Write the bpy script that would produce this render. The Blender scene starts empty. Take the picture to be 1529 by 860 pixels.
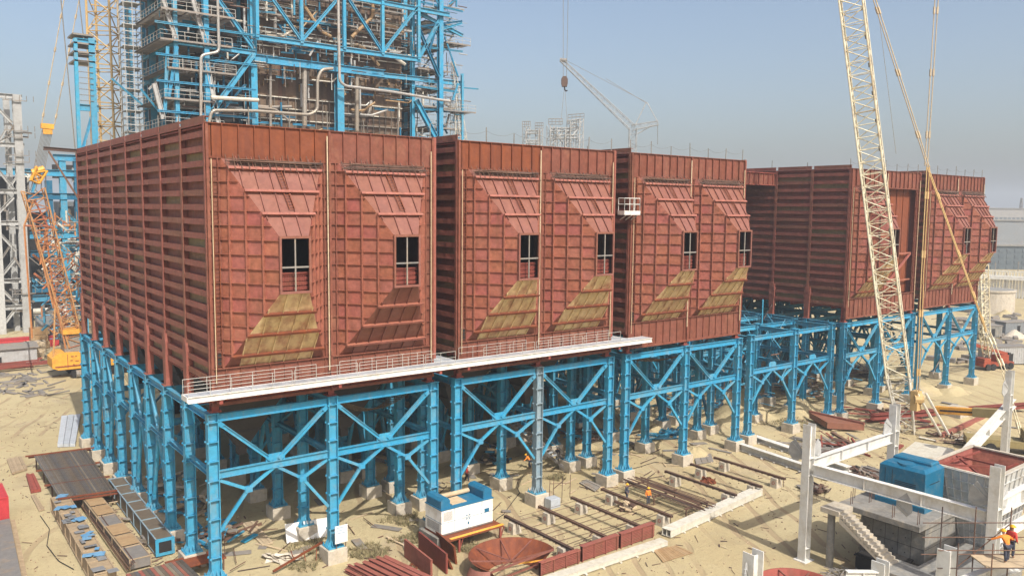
import bpy, bmesh, math, random
from mathutils import Vector as V, Matrix
random.seed(7)
R = math.radians
sc = bpy.context.scene
COL = sc.collection
ZA = V((0, 0, 1))

# ------------------------------------------------------------------ survey of the site
CAM = V((-18.56, -59.20, 28.5)); FL = 1220.0; PITCH = .09648; ROLL = .01003; YAW = .66133
FW = V((math.sin(YAW)*math.cos(PITCH), math.cos(YAW)*math.cos(PITCH), -math.sin(PITCH)))
_rt = V((math.cos(YAW), -math.sin(YAW), 0)); _up = _rt.cross(FW)
RT = _rt*math.cos(ROLL)+_up*math.sin(ROLL); UP = -_rt*math.sin(ROLL)+_up*math.cos(ROLL)
def ray(x, y): return RT*((x-764.5)/FL)-UP*((y-430)/FL)+FW
def GZ(x, y, z=0.): d = ray(x, y); return CAM+d*((z-CAM.z)/d.z)
def GY(x, y, Y): d = ray(x, y); return CAM+d*((Y-CAM.y)/d.y)
def GX(x, y, X): d = ray(x, y); return CAM+d*((X-CAM.x)/d.x)
def GD(x, y, D): return CAM+ray(x, y)*D

# ------------------------------------------------------------------ mesh collector
class MB:
    def __init__(s): s.v = []; s.f = []; s.t = []; s.m = []; s.mi = 0
    def add(s, vs, fs, t=None):
        n = len(s.v); t = random.random() if t is None else t
        s.v += [tuple(p) for p in vs]
        for f in fs: s.f.append([i+n for i in f]); s.t.append(t); s.m.append(s.mi)
        return s
    def box(s, x0, x1, y0, y1, z0, z1, t=None):
        return s.add([(x0,y0,z0),(x1,y0,z0),(x1,y1,z0),(x0,y1,z0),(x0,y0,z1),(x1,y0,z1),(x1,y1,z1),(x0,y1,z1)],
            [(0,3,2,1),(4,5,6,7),(0,1,5,4),(1,2,6,5),(2,3,7,6),(3,0,4,7)], t)
    def bar(s, a, b, w, h, up=ZA, t=None, off=0., offu=0.):
        a = V(a); b = V(b); d = (b-a).normalized(); up = V(up)
        x = d.cross(up)
        if x.length < 1e-4: x = d.cross(V((0,1,0)))
        x.normalize(); u = x.cross(d).normalized()
        o = x*off+u*offu; x = x*(w/2); u = u*(h/2)
        return s.add([a+o-x-u,a+o+x-u,a+o+x+u,a+o-x+u,b+o-x-u,b+o+x-u,b+o+x+u,b+o-x+u],
            [(0,1,2,3),(7,6,5,4),(0,4,5,1),(1,5,6,2),(2,6,7,3),(3,7,4,0)], t)
    def ibm(s, a, b, w, h, up=ZA, tf=.04, t=None):
        t = random.random() if t is None else t
        s.bar(a, b, w, tf, up, t, 0, h/2-tf/2); s.bar(a, b, w, tf, up, t, 0, -h/2+tf/2)
        return s.bar(a, b, .04, h-2*tf, up, t)
    def tube(s, a, b, r, n=6, t=None, r2=None, cap=True):
        a = V(a); b = V(b); d = (b-a).normalized(); r2 = r if r2 is None else r2
        x = d.cross(ZA)
        if x.length < 1e-4: x = V((1,0,0))
        x.normalize(); u = x.cross(d)
        cs = [(math.cos(2*math.pi*i/n), math.sin(2*math.pi*i/n)) for i in range(n)]
        vs = [a+(x*c+u*q)*r for c, q in cs]+[b+(x*c+u*q)*r2 for c, q in cs]
        fs = [(i, (i+1)%n, n+(i+1)%n, n+i) for i in range(n)]
        if cap: fs += [tuple(range(n-1,-1,-1)), tuple(range(n,2*n))]
        return s.add(vs, fs, t)
    def path(s, pts, r, n=8, t=None):
        t = random.random() if t is None else t
        pts = [V(p) for p in pts]; q = [pts[0]]
        for i in range(1, len(pts)-1):          # round the bends
            p = pts[i]; a = (pts[i-1]-p); b = (pts[i+1]-p); k = min(r*3, a.length*.45, b.length*.45)
            a = p+a.normalized()*k; b = p+b.normalized()*k
            for j in range(5): u = j/4; q.append(a*(1-u)**2+p*2*u*(1-u)+b*u*u)
        q.append(pts[-1])
        for a, b in zip(q, q[1:]): s.tube(a, b, r, n, t)
        return s
    def poly(s, pts, t=None): return s.add(pts, [tuple(range(len(pts)))], t)
    def prism(s, pts, d, t=None):
        n = len(pts); d = V(d); ps = [V(p) for p in pts]
        return s.add(ps+[p+d for p in ps], [tuple(range(n-1,-1,-1)), tuple(range(n,2*n))]+[(i,(i+1)%n,n+(i+1)%n,n+i) for i in range(n)], t)
    def lattice(s, a, b, wa, wb, n, rc, rd, up=V((0,-1,0)), ha=None, hb=None, t=None, tc=None):
        a = V(a); b = V(b); d = (b-a).normalized(); x = d.cross(V(up)).normalized(); u = x.cross(d).normalized()
        ha = wa if ha is None else ha; hb = wb if hb is None else hb
        def P(k, i, j):
            f = k/n; w = wa+(wb-wa)*f; h = ha+(hb-ha)*f
            return a+(b-a)*f+x*(i*w/2)+u*(j*h/2)
        C4 = [(-1,-1),(1,-1),(1,1),(-1,1)]
        for i, j in C4: s.tube(P(0,i,j), P(n,i,j), rc, 6, tc)
        for k in range(n):
            for q in range(4):
                c0 = C4[q]; c1 = C4[(q+1)%4]
                if (k+q) % 2: c0, c1 = c1, c0
                s.tube(P(k,*c0), P(k+1,*c1), rd, 4, t, cap=False)
                s.tube(P(k,*c0), P(k,*c1), rd*.85, 4, t, cap=False)
        return s
    def build(s, name, mats, parent=None, world=False, smooth=False):
        me = bpy.data.meshes.new(name)
        o0 = V((0,0,0))
        if parent is not None and world:
            q = parent
            while q.parent is not None: q = q.parent
            o0 = V(q.get('_o', (0,0,0)))
        elif parent is None and world: o0 = V(world) if not isinstance(world, bool) else V((0,0,0))
        vs = [(p[0]-o0.x, p[1]-o0.y, p[2]-o0.z) for p in s.v]
        me.from_pydata(vs, [], s.f)
        if not isinstance(mats, (list, tuple)): mats = [mats]
        for m in mats: me.materials.append(m)
        at = me.attributes.new('tint', 'FLOAT', 'FACE'); at.data.foreach_set('value', s.t)
        me.polygons.foreach_set('material_index', s.m)
        if smooth: me.polygons.foreach_set('use_smooth', [True]*len(s.f))
        me.update()
        o = bpy.data.objects.new(name, me); COL.objects.link(o)
        if parent is not None: o.parent = parent
        elif world and not isinstance(world, bool): o.location = o0
        return o

def tag(o, label=None, cat=None, group=None, kind=None):
    if label: o['label'] = label
    if cat: o['category'] = cat
    if group: o['group'] = group
    if kind: o['kind'] = kind
    return o
def thing(name, label, cat, loc, group=None, rz=0):
    o = bpy.data.objects.new(name, None); COL.objects.link(o); o.location = loc; o.rotation_euler = (0,0,rz)
    o.empty_display_size = .3
    o['_o'] = tuple(loc)
    return tag(o, label, cat, group)
def copy_tree(o, parent=None):
    c = o.copy(); COL.objects.link(c)
    if parent is not None: c.parent = parent
    for ch in list(o.children): copy_tree(ch, c)
    return c

# ------------------------------------------------------------------ materials
def _nt(name):
    m = bpy.data.materials.new(name); m.use_nodes = True
    n = m.node_tree.nodes; l = m.node_tree.links
    return m, n, l, n['Principled BSDF']
def mat(name, cols, rough=.6, stain=None, sa=.5, scale=.35, metal=0., bump=.0, fine=.12, streak=False, lo=.52, hi=.72, dust=None, da=.5, dscale=.9, buckle=0.):
    """cols: colours picked by the per-plate tint; stain: weathering with its own noise shape."""
    m, n, l, bs = _nt(name)
    bs.inputs['Roughness'].default_value = rough; bs.inputs['Metallic'].default_value = metal
    bs.inputs['Specular IOR Level'].default_value = .3
    at = n.new('ShaderNodeAttribute'); at.attribute_name = 'tint'
    rp = n.new('ShaderNodeValToRGB'); e = rp.color_ramp.elements
    while len(e) < len(cols): e.new(.5)
    for i, c in enumerate(cols): e[i].position = i/max(1, len(cols)-1); e[i].color = (*c, 1)
    if len(cols) == 1: e[1].color = (*cols[0], 1)
    l.new(at.outputs['Fac'], rp.inputs[0])
    ge = n.new('ShaderNodeNewGeometry')
    src = ge.outputs['Position']
    if streak:
        mp = n.new('ShaderNodeMapping'); mp.inputs['Scale'].default_value = (1, 1, .16); l.new(src, mp.inputs[0]); src2 = mp.outputs[0]
    else: src2 = src
    nz = n.new('ShaderNodeTexNoise'); nz.inputs['Scale'].default_value = scale*(3 if streak else 1); nz.inputs['Detail'].default_value = 6; nz.inputs['Roughness'].default_value = .65
    l.new(src2, nz.inputs['Vector'])
    last = rp.outputs[0]
    if stain:
        r2 = n.new('ShaderNodeValToRGB'); r2.color_ramp.elements[0].position = lo; r2.color_ramp.elements[1].position = hi
        r2.color_ramp.elements[0].color = (0,0,0,1); r2.color_ramp.elements[1].color = (sa,sa,sa,1)
        l.new(nz.outputs[0], r2.inputs[0])
        mx = n.new('ShaderNodeMix'); mx.data_type = 'RGBA'
        l.new(r2.outputs[0], mx.inputs[0]); l.new(last, mx.inputs[6]); mx.inputs[7].default_value = (*stain, 1)
        last = mx.outputs[2]
    if dust:
        n3 = n.new('ShaderNodeTexNoise'); n3.inputs['Scale'].default_value = dscale; n3.inputs['Detail'].default_value = 9; n3.inputs['Roughness'].default_value = .72; n3.inputs['Distortion'].default_value = .6
        m3 = n.new('ShaderNodeMapping'); m3.inputs['Location'].default_value = (17, 5, 9); m3.inputs['Scale'].default_value = (1, 1, .55); l.new(src, m3.inputs[0]); l.new(m3.outputs[0], n3.inputs['Vector'])
        r3 = n.new('ShaderNodeMapRange'); r3.inputs[1].default_value = .50; r3.inputs[2].default_value = .74; r3.inputs[4].default_value = da
        l.new(n3.outputs[0], r3.inputs[0])
        x3 = n.new('ShaderNodeMix'); x3.data_type = 'RGBA'; l.new(r3.outputs[0], x3.inputs[0]); l.new(last, x3.inputs[6]); x3.inputs[7].default_value = (*dust, 1); last = x3.outputs[2]
    if fine:
        n2 = n.new('ShaderNodeTexNoise'); n2.inputs['Scale'].default_value = 2.3; n2.inputs['Detail'].default_value = 8; n2.inputs['Roughness'].default_value = .7
        l.new(src, n2.inputs['Vector'])
        mr = n.new('ShaderNodeMapRange'); mr.inputs[1].default_value = .3; mr.inputs[2].default_value = .7
        mr.inputs[3].default_value = 1-fine*1.6; mr.inputs[4].default_value = 1+fine
        l.new(n2.outputs[0], mr.inputs[0])
        hs = n.new('ShaderNodeHueSaturation'); l.new(mr.outputs[0], hs.inputs['Value']); l.new(last, hs.inputs['Color'])
        last = hs.outputs[0]
    l.new(last, bs.inputs['Base Color'])
    if buckle:
        nb = n.new('ShaderNodeTexNoise'); nb.inputs['Scale'].default_value = .75; nb.inputs['Detail'].default_value = 2.5; l.new(src, nb.inputs['Vector'])
        bp = n.new('ShaderNodeBump'); bp.inputs['Strength'].default_value = buckle; bp.inputs['Distance'].default_value = .35
        l.new(nb.outputs[0], bp.inputs['Height']); l.new(bp.outputs[0], bs.inputs['Normal'])
    if bump:
        bp = n.new('ShaderNodeBump'); bp.inputs['Strength'].default_value = bump; bp.inputs['Distance'].default_value = .15
        l.new(nz.outputs[0], bp.inputs['Height']); l.new(bp.outputs[0], bs.inputs['Normal'])
    return m
M = {}
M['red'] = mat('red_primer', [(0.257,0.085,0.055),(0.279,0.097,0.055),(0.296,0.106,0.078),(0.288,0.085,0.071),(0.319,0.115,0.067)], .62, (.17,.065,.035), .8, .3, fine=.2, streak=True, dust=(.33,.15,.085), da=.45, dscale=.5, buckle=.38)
M['redslope'] = mat('pink_primer', [(0.188,0.069,0.050),(0.213,0.087,0.066),(0.200,0.077,0.049)], .62, (.22,.09,.05), .5, .35, streak=True, dust=(.30,.14,.10), da=.45, dscale=.6, buckle=.38)
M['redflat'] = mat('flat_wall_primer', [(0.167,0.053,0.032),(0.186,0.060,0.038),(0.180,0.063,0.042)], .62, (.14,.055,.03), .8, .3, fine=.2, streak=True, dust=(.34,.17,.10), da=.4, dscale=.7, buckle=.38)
M['redside'] = mat('dull_primer', [(0.246,0.084,0.061),(0.275,0.090,0.065),(0.261,0.086,0.065),(0.231,0.098,0.061)], .65, (.17,.10,.05), .5, .3, streak=True, buckle=.38)
M['redpanel'] = mat('side_panel_primer', [(0.215,0.079,0.059),(0.257,0.089,0.065),(0.229,0.086,0.063),(0.229,0.097,0.059),(0.272,0.215,0.111)], .7, (.13,.085,.045), .5, .35, streak=True, buckle=.38)
M['rust'] = mat('rusty_plate', [(0.161,0.046,0.020),(0.140,0.041,0.022),(0.175,0.051,0.023)], .75, (.22,.06,.02), .8, .5, streak=True, lo=.42, hi=.65, buckle=.38)
M['hoppershade'] = mat('shaded_hopper_plate', [(.05,.045,.042),(.065,.058,.052)], .8)  # near-black tone stands in for the deep shade under the casings
M['khaki'] = mat('khaki_primer', [(0.625,0.475,0.246),(0.570,0.424,0.221),(0.531,0.359,0.195),(0.663,0.513,0.285)], .7, (.30,.115,.07), .8, .35, lo=.47, hi=.68, streak=True, dust=(.30,.16,.08), da=.5, buckle=.38)
M['darkred'] = mat('oxide_steel', [(.22,.055,.04),(.28,.07,.05),(.18,.045,.035)], .7, (.13,.06,.03), .6, .8)
M['scaff'] = mat('scaffold_pipe', [(.10,.06,.045),(.16,.09,.06),(.07,.05,.045)], .8)
M['blue'] = mat('blue_paint', [(0.029,0.246,0.414),(0.041,0.295,0.460),(0.059,0.273,0.414),(0.032,0.264,0.451)], .55, (.14,.27,.34), .65, .5, fine=.12, dust=(.26,.24,.18), da=.55, dscale=1.3)
M['bluegrey'] = mat('dusty_grey_blue', [(.20,.27,.30),(.24,.30,.33)], .65, (.10,.24,.36), .6, .8)
M['boltblue'] = mat('bolted_plate', [(.14,.34,.48),(.25,.42,.52)], .5)
M['white'] = mat('white_paint', [(.60,.59,.55),(.66,.65,.61),(.55,.55,.52)], .55, (.42,.38,.29), .6, .6, fine=.08, dust=(.40,.32,.20), da=.5, dscale=1.2)
M['cream'] = mat('cream_white', [(0.576,0.552,0.476),(0.512,0.480,0.394)], .6, (.36,.27,.15), .5, 1.2)
M['conc'] = mat('concrete', [(.44,.39,.31),(.48,.43,.35),(.40,.36,.29)], .9, (.27,.23,.17), .7, .9, bump=.2, fine=.15, dust=(.52,.42,.27), da=.6, dscale=1.8)
M['concgrey'] = mat('grey_concrete', [(.20,.195,.18),(.24,.235,.215),(.22,.21,.19)], .9, (.11,.105,.095), .8, .5, bump=.2, fine=.16, dust=(.42,.35,.24), da=.55, dscale=.8)
M['galv'] = mat('galvanised_grating', [(.38,.41,.44),(.45,.48,.51),(.33,.36,.39)], .5, (.25,.25,.25), .4, 1.)
M['rail'] = mat('pale_handrail', [(.46,.45,.41),(.40,.39,.35)], .5)
M['yellow'] = mat('crane_yellow', [(.72,.36,.045),(.66,.32,.05)], .5, (.38,.17,.05), .5, .8)
M['orange'] = mat('orange_lattice', [(.46,.20,.07),(.38,.12,.05),(.48,.27,.11),(.34,.09,.05)], .6, (.22,.09,.05), .6, .8)
M['boom'] = mat('straw_lattice', [(.52,.36,.16),(.46,.30,.12),(.56,.41,.21)], .6)
M['pale'] = mat('pale_boom_paint', [(.66,.60,.42),(.72,.68,.52),(.58,.50,.32)], .55, (.34,.22,.11), .6, .7, lo=.5, hi=.65)
M['rope'] = mat('steel_rope', [(.16,.15,.13),(.22,.20,.17)], .6)
M['pend'] = mat('pendant_bar', [(.46,.37,.24),(.38,.30,.20)], .6)
M['black'] = mat('black_rubber', [(.02,.02,.02),(.035,.033,.03)], .8)
M['dark'] = mat('dark_and_shade', [(.018,.018,.018),(.03,.027,.025)], .9)  # near-black parts, and boxes that paint shade into deep interiors
M['pipe'] = mat('lagged_pipe', [(0.331,0.317,0.288),(0.374,0.360,0.331),(0.259,0.223,0.173)], .45, (.28,.18,.09), .6, .5, metal=.2)
M['brownpipe'] = mat('unlagged_pipe', [(0.320,0.203,0.098),(0.368,0.257,0.143)], .6, (.25,.12,.05), .6, .6)
M['tubewall'] = mat('boiler_tube_wall', [(.13,.09,.06),(.17,.115,.075),(.09,.07,.05),(.15,.08,.055)], .75, (.09,.075,.06), .7, .6, streak=True)
M['tubes'] = mat('steel_tubes', [(.10,.085,.07),(.17,.15,.13),(.20,.15,.10),(.13,.13,.14),(.32,.26,.18),(.12,.10,.09)], .55, (.16,.11,.07), .6, .6, metal=.4)
M['scrapgrey'] = mat('weathered_duct', [(.20,.185,.165),(.25,.225,.195),(.17,.16,.15)], .7, (.30,.21,.12), .7, .7)
M['sandy'] = mat('sand_dusted_steel', [(.32,.24,.15),(.38,.29,.19)], .8, (.20,.15,.10), .7, .8)
M['tarp'] = mat('blue_plastic', [(.10,.25,.42),(.15,.30,.45)], .5)
M['tarpgrey'] = mat('grey_plastic_sheet', [(.16,.165,.17),(.22,.22,.22)], .6)
M['motor'] = mat('motor_and_shade_blue', [(.009,.115,.21),(.011,.13,.23)], .42, (.05,.16,.24), .5, 1., fine=.08, dust=(.22,.24,.2), da=.4, dscale=1.4)  # motor paint; on the far hall this darker blue stands for shade
M['genblue'] = mat('generator_blue', [(.015,.13,.24),(.02,.15,.27)], .45, (.10,.16,.2), .5, 1.)
M['genwhite'] = mat('generator_white', [(.78,.76,.69),(.80,.78,.72)], .5, (.55,.47,.33), .5, .9, fine=.06, dust=(.42,.33,.2), da=.5, dscale=1.6)
M['boxred'] = mat('container_red', [(.42,.035,.045),(.46,.045,.05)], .55, (.25,.05,.04), .4, .8)
M['signwhite'] = mat('white_board', [(.74,.73,.69),(.68,.67,.63)], .6, (.50,.45,.35), .5, 1.5)
M['mark'] = mat('red_stencil', [(.36,.06,.04)], .8)
M['plank'] = mat('pale_timber', [(.52,.40,.25),(.44,.34,.22),(.58,.47,.32)], .85, (.28,.21,.14), .5, 1.2)
M['grass'] = mat('dry_scrub', [(.20,.17,.085),(.26,.215,.12),(.16,.15,.07),(.32,.25,.145)], .95)
M['net'] = mat('brown_net', [(.16,.12,.08),(.20,.15,.10)], .9)
M['cloth'] = mat('pale_cloth', [(.55,.48,.38),(.62,.56,.46)], .9)
M['skin'] = mat('skin', [(.26,.14,.09)], .6, fine=.05)
M['hivis'] = mat('orange_workwear', [(.75,.23,.035),(.70,.20,.03)], .8)
M['redwear'] = mat('red_workwear', [(.50,.06,.05),(.45,.05,.05)], .8)
M['navy'] = mat('dark_trousers', [(.05,.055,.075),(.065,.06,.06)], .9)
M['helmet'] = mat('yellow_helmet', [(.78,.42,.03)], .4)
M['whitehat'] = mat('white_helmet', [(.78,.78,.75)], .4)
M['hair'] = mat('black_hair', [(.015,.012,.01)], .8)
M['bldg'] = mat('far_render', [(0.255,0.247,0.232),(0.300,0.285,0.262)], .9, (.22,.22,.22), .5, .12)
M['bldgdark'] = mat('far_dark_facade', [(.08,.10,.11),(.11,.13,.14)], .8)
M['leaf'] = mat('leaf_mass', [(.05,.075,.03),(.07,.09,.04),(.04,.06,.028)], .9)
M['bark'] = mat('bark', [(.12,.09,.06)], .9)
M['greysteel'] = mat('grey_white_steel', [(.40,.40,.385),(.35,.35,.335),(.45,.45,.43)], .6, (.20,.185,.16), .6, .5)
M['farsteel'] = mat('far_grey_steel', [(.36,.37,.37),(.30,.31,.31)], .7)
M['shed'] = mat('corrugated_grey', [(.36,.36,.35),(.42,.42,.41)], .6, (.26,.22,.17), .5, .8)
M['redcrane'] = mat('machine_red', [(.32,.07,.035),(.28,.06,.03)], .5, (.22,.06,.03), .5, .8)
M['hopper'] = mat('grey_hopper_steel', [(.42,.43,.42),(.50,.50,.48),(.36,.36,.35)], .55, (.24,.19,.13), .6, .7)
M['olive'] = mat('dusty_olive', [(.25,.20,.09),(.30,.24,.11)], .7)
M['water'] = mat('grey_cladding', [(0.180,0.198,0.210),(0.210,0.222,0.228)], .6, (.22,.20,.17), .5, .3)

def sand_mat():
    m, n, l, bs = _nt('sand'); bs.inputs['Roughness'].default_value = 1; bs.inputs['Specular IOR Level'].default_value = .1
    ge = n.new('ShaderNodeNewGeometry'); P = ge.outputs['Position']
    def noise(s, d=6, r=.6, dist=0):
        z = n.new('ShaderNodeTexNoise'); z.inputs['Scale'].default_value = s; z.inputs['Detail'].default_value = d; z.inputs['Roughness'].default_value = r; z.inputs['Distortion'].default_value = dist
        l.new(P, z.inputs['Vector']); return z.outputs[0]
    def ramp(src, p0, p1, v0=0., v1=1.):
        r = n.new('ShaderNodeMapRange'); r.inputs[1].default_value = p0; r.inputs[2].default_value = p1; r.inputs[3].default_value = v0; r.inputs[4].default_value = v1; r.interpolation_type = 'SMOOTHSTEP'
        l.new(src, r.inputs[0]); return r.outputs[0]
    def mix(f, a, b):
        x = n.new('ShaderNodeMix'); x.data_type = 'RGBA'
        l.new(f, x.inputs[0])
        if isinstance(a, tuple): x.inputs[6].default_value = (*a, 1)
        else: l.new(a, x.inputs[6])
        x.inputs[7].default_value = (*b, 1); return x.outputs[2]
    big = noise(.035, 5, .55); mid = noise(.22, 7, .65, .4); fin = noise(2.6, 8, .75); spk = noise(7., 3, .8)
    c = mix(ramp(big, .38, .66), (0.454,0.383,0.228), (0.406,0.332,0.187))
    c = mix(ramp(mid, .48, .70, 0, .75), c, (0.349,0.281,0.164))
    c = mix(ramp(mid, .44, .28, 0, .5), c, (0.487,0.416,0.264))
    c = mix(ramp(fin, .50, .74, 0, .75), c, (0.292,0.225,0.137))
    c = mix(ramp(spk, .66, .76, 0, .45), c, (0.195,0.153,0.101))
    damp = noise(.11, 7, .7, .8); c = mix(ramp(damp, .56, .70, 0, .55), c, (0.356,0.290,0.201)); c = mix(ramp(noise(.5, 8, .75, .5), .55, .75, 0, .5), c, (0.327,0.270,0.191))
    # tyre tracks
    wv = n.new('ShaderNodeTexWave'); wv.inputs['Scale'].default_value = .11; wv.inputs['Distortion'].default_value = 9; wv.inputs['Detail'].default_value = 3; wv.inputs['Detail Scale'].default_value = .35
    mp = n.new('ShaderNodeMapping'); mp.inputs['Rotation'].default_value = (0,0,.5); l.new(P, mp.inputs[0]); l.new(mp.outputs[0], wv.inputs['Vector'])
    tr = ramp(wv.outputs['Fac'], .86, .97, 0, 1); tm = ramp(noise(.06, 3), .44, .58, 0, .8)
    mu = n.new('ShaderNodeMath'); mu.operation = 'MULTIPLY'; l.new(tr, mu.inputs[0]); l.new(tm, mu.inputs[1])
    c = mix(mu.outputs[0], c, (0.317,0.238,0.146))
    l.new(c, bs.inputs['Base Color'])
    ad = n.new('ShaderNodeMath'); ad.operation = 'ADD'; l.new(mid, ad.inputs[0]); l.new(fin, ad.inputs[1])
    ad2 = n.new('ShaderNodeMath'); ad2.operation = 'MULTIPLY_ADD'; l.new(mu.outputs[0], ad2.inputs[0]); ad2.inputs[1].default_value = -.8; l.new(ad.outputs[0], ad2.inputs[2])
    bp = n.new('ShaderNodeBump'); bp.inputs['Strength'].default_value = .5; bp.inputs['Distance'].default_value = .3
    l.new(ad2.outputs[0], bp.inputs['Height']); l.new(bp.outputs[0], bs.inputs['Normal'])
    return m
M['sand'] = sand_mat()

# ------------------------------------------------------------------ ground
def ground():
    def axis(c0, c1, step):
        a = [c0+i*step for i in range(int((c1-c0)/step)+1)]
        d = step; lo = [c0]; hi = [a[-1]]
        while hi[-1] < 5000: d *= 1.35; hi.append(hi[-1]+d)
        d = step
        while lo[-1] > -5000: d *= 1.35; lo.append(lo[-1]-d)
        return lo[:0:-1]+a+hi[1:]
    xs = axis(-30, 125, 1.0); ys = axis(-40, 75, 1.0); b = MB(); nx = len(xs)
    from mathutils import noise
    vs = []
    for y in ys:
        for x in xs:
            near = max(0, 1-max(abs(x-45)/140, abs(y-20)/140))
            h = min(0, (noise.noise(V((x*.09, y*.09, 3)))-.15)*.10*near)
            q = max(0, min(1, (x+1)/4))*max(0, min(1, (y-1)/4))*near                 # churned spoil among the column feet
            h += q*(.22*abs(noise.noise(V((x*.33, y*.33, 7))))+.14*noise.noise(V((x*.9, y*.9, 2))))
            h += near*.05*noise.noise(V((x*.7, y*.7, 11)))*(1 if -14 < y < 2 and 3 < x < 60 else .5)
            vs.append((x, y, h))
    fs = [(j*nx+i, j*nx+i+1, (j+1)*nx+i+1, (j+1)*nx+i) for j in range(len(ys)-1) for i in range(nx-1)]
    b.add(vs, fs, .5)
    return tag(b.build('ground', M['sand'], smooth=True), kind='structure')
ground()

# ------------------------------------------------------------------ support frames (blue)
BAY = 5.746; NXS = [0, 9.42, 18.9]; ZC = 13.5; ZMID = 8.9; ZPED = 1.2
def column_mesh(mat_, stiff=.9):
    b = MB(); h = ZC; W = .38; D = .32
    b.box(-W, -W+.05, -D, D, ZPED, h, .3); b.box(W-.05, W, -D, D, ZPED, h, .4); b.box(-W+.05, W-.05, -.03, .03, ZPED, h, .5)
    z = ZPED+1.5
    while z < h-.3:
        b.box(-W+.05, W-.05, -D+.02, -.03, z, z+.05, .9); b.box(-W+.05, W-.05, .03, D-.02, z, z+.05, .9)
        b.box(-W-.10, -W, -D, -D+.10, z-.05, z+.08, .1); b.box(-W-.10, -W, D-.10, D, z-.05, z+.08, .1)
        z += 1.45
    for s in (-1, 1):                                    # base stiffeners
        for q in (-.28, 0, .28):
            b.prism([(s*W, q-.02, ZPED+.08), (s*(W+.24), q-.02, ZPED+.08), (s*(W+.24), q-.02, ZPED+.2), (s*W, q-.02, ZPED+.62)], (0,.04,0), .6)
            b.prism([(q-.02, s*D, ZPED+.08), (q-.02, s*(D+.24), ZPED+.08), (q-.02, s*(D+.24), ZPED+.2), (q-.02, s*D, ZPED+.62)], (.04,0,0), .6)
    b.box(-W-.06, W+.06, -D-.06, D+.06, h, h+.05, .2)
    return b
def bevel_box(b, x0, x1, y0, y1, z0, z1, c, t=None):
    b.add([(x0,y0,z0),(x1,y0,z0),(x1,y1,z0),(x0,y1,z0),(x0,y0,z1-c),(x1,y0,z1-c),(x1,y1,z1-c),(x0,y1,z1-c),(x0+c,y0+c,z1),(x1-c,y0+c,z1),(x1-c,y1-c,z1),(x0+c,y1-c,z1)],
        [(0,3,2,1),(8,9,10,11),(0,1,5,4),(1,2,6,5),(2,3,7,6),(3,0,4,7),(4,5,9,8),(5,6,10,9),(6,7,11,10),(7,4,8,11)], t)
_cm = None
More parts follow.
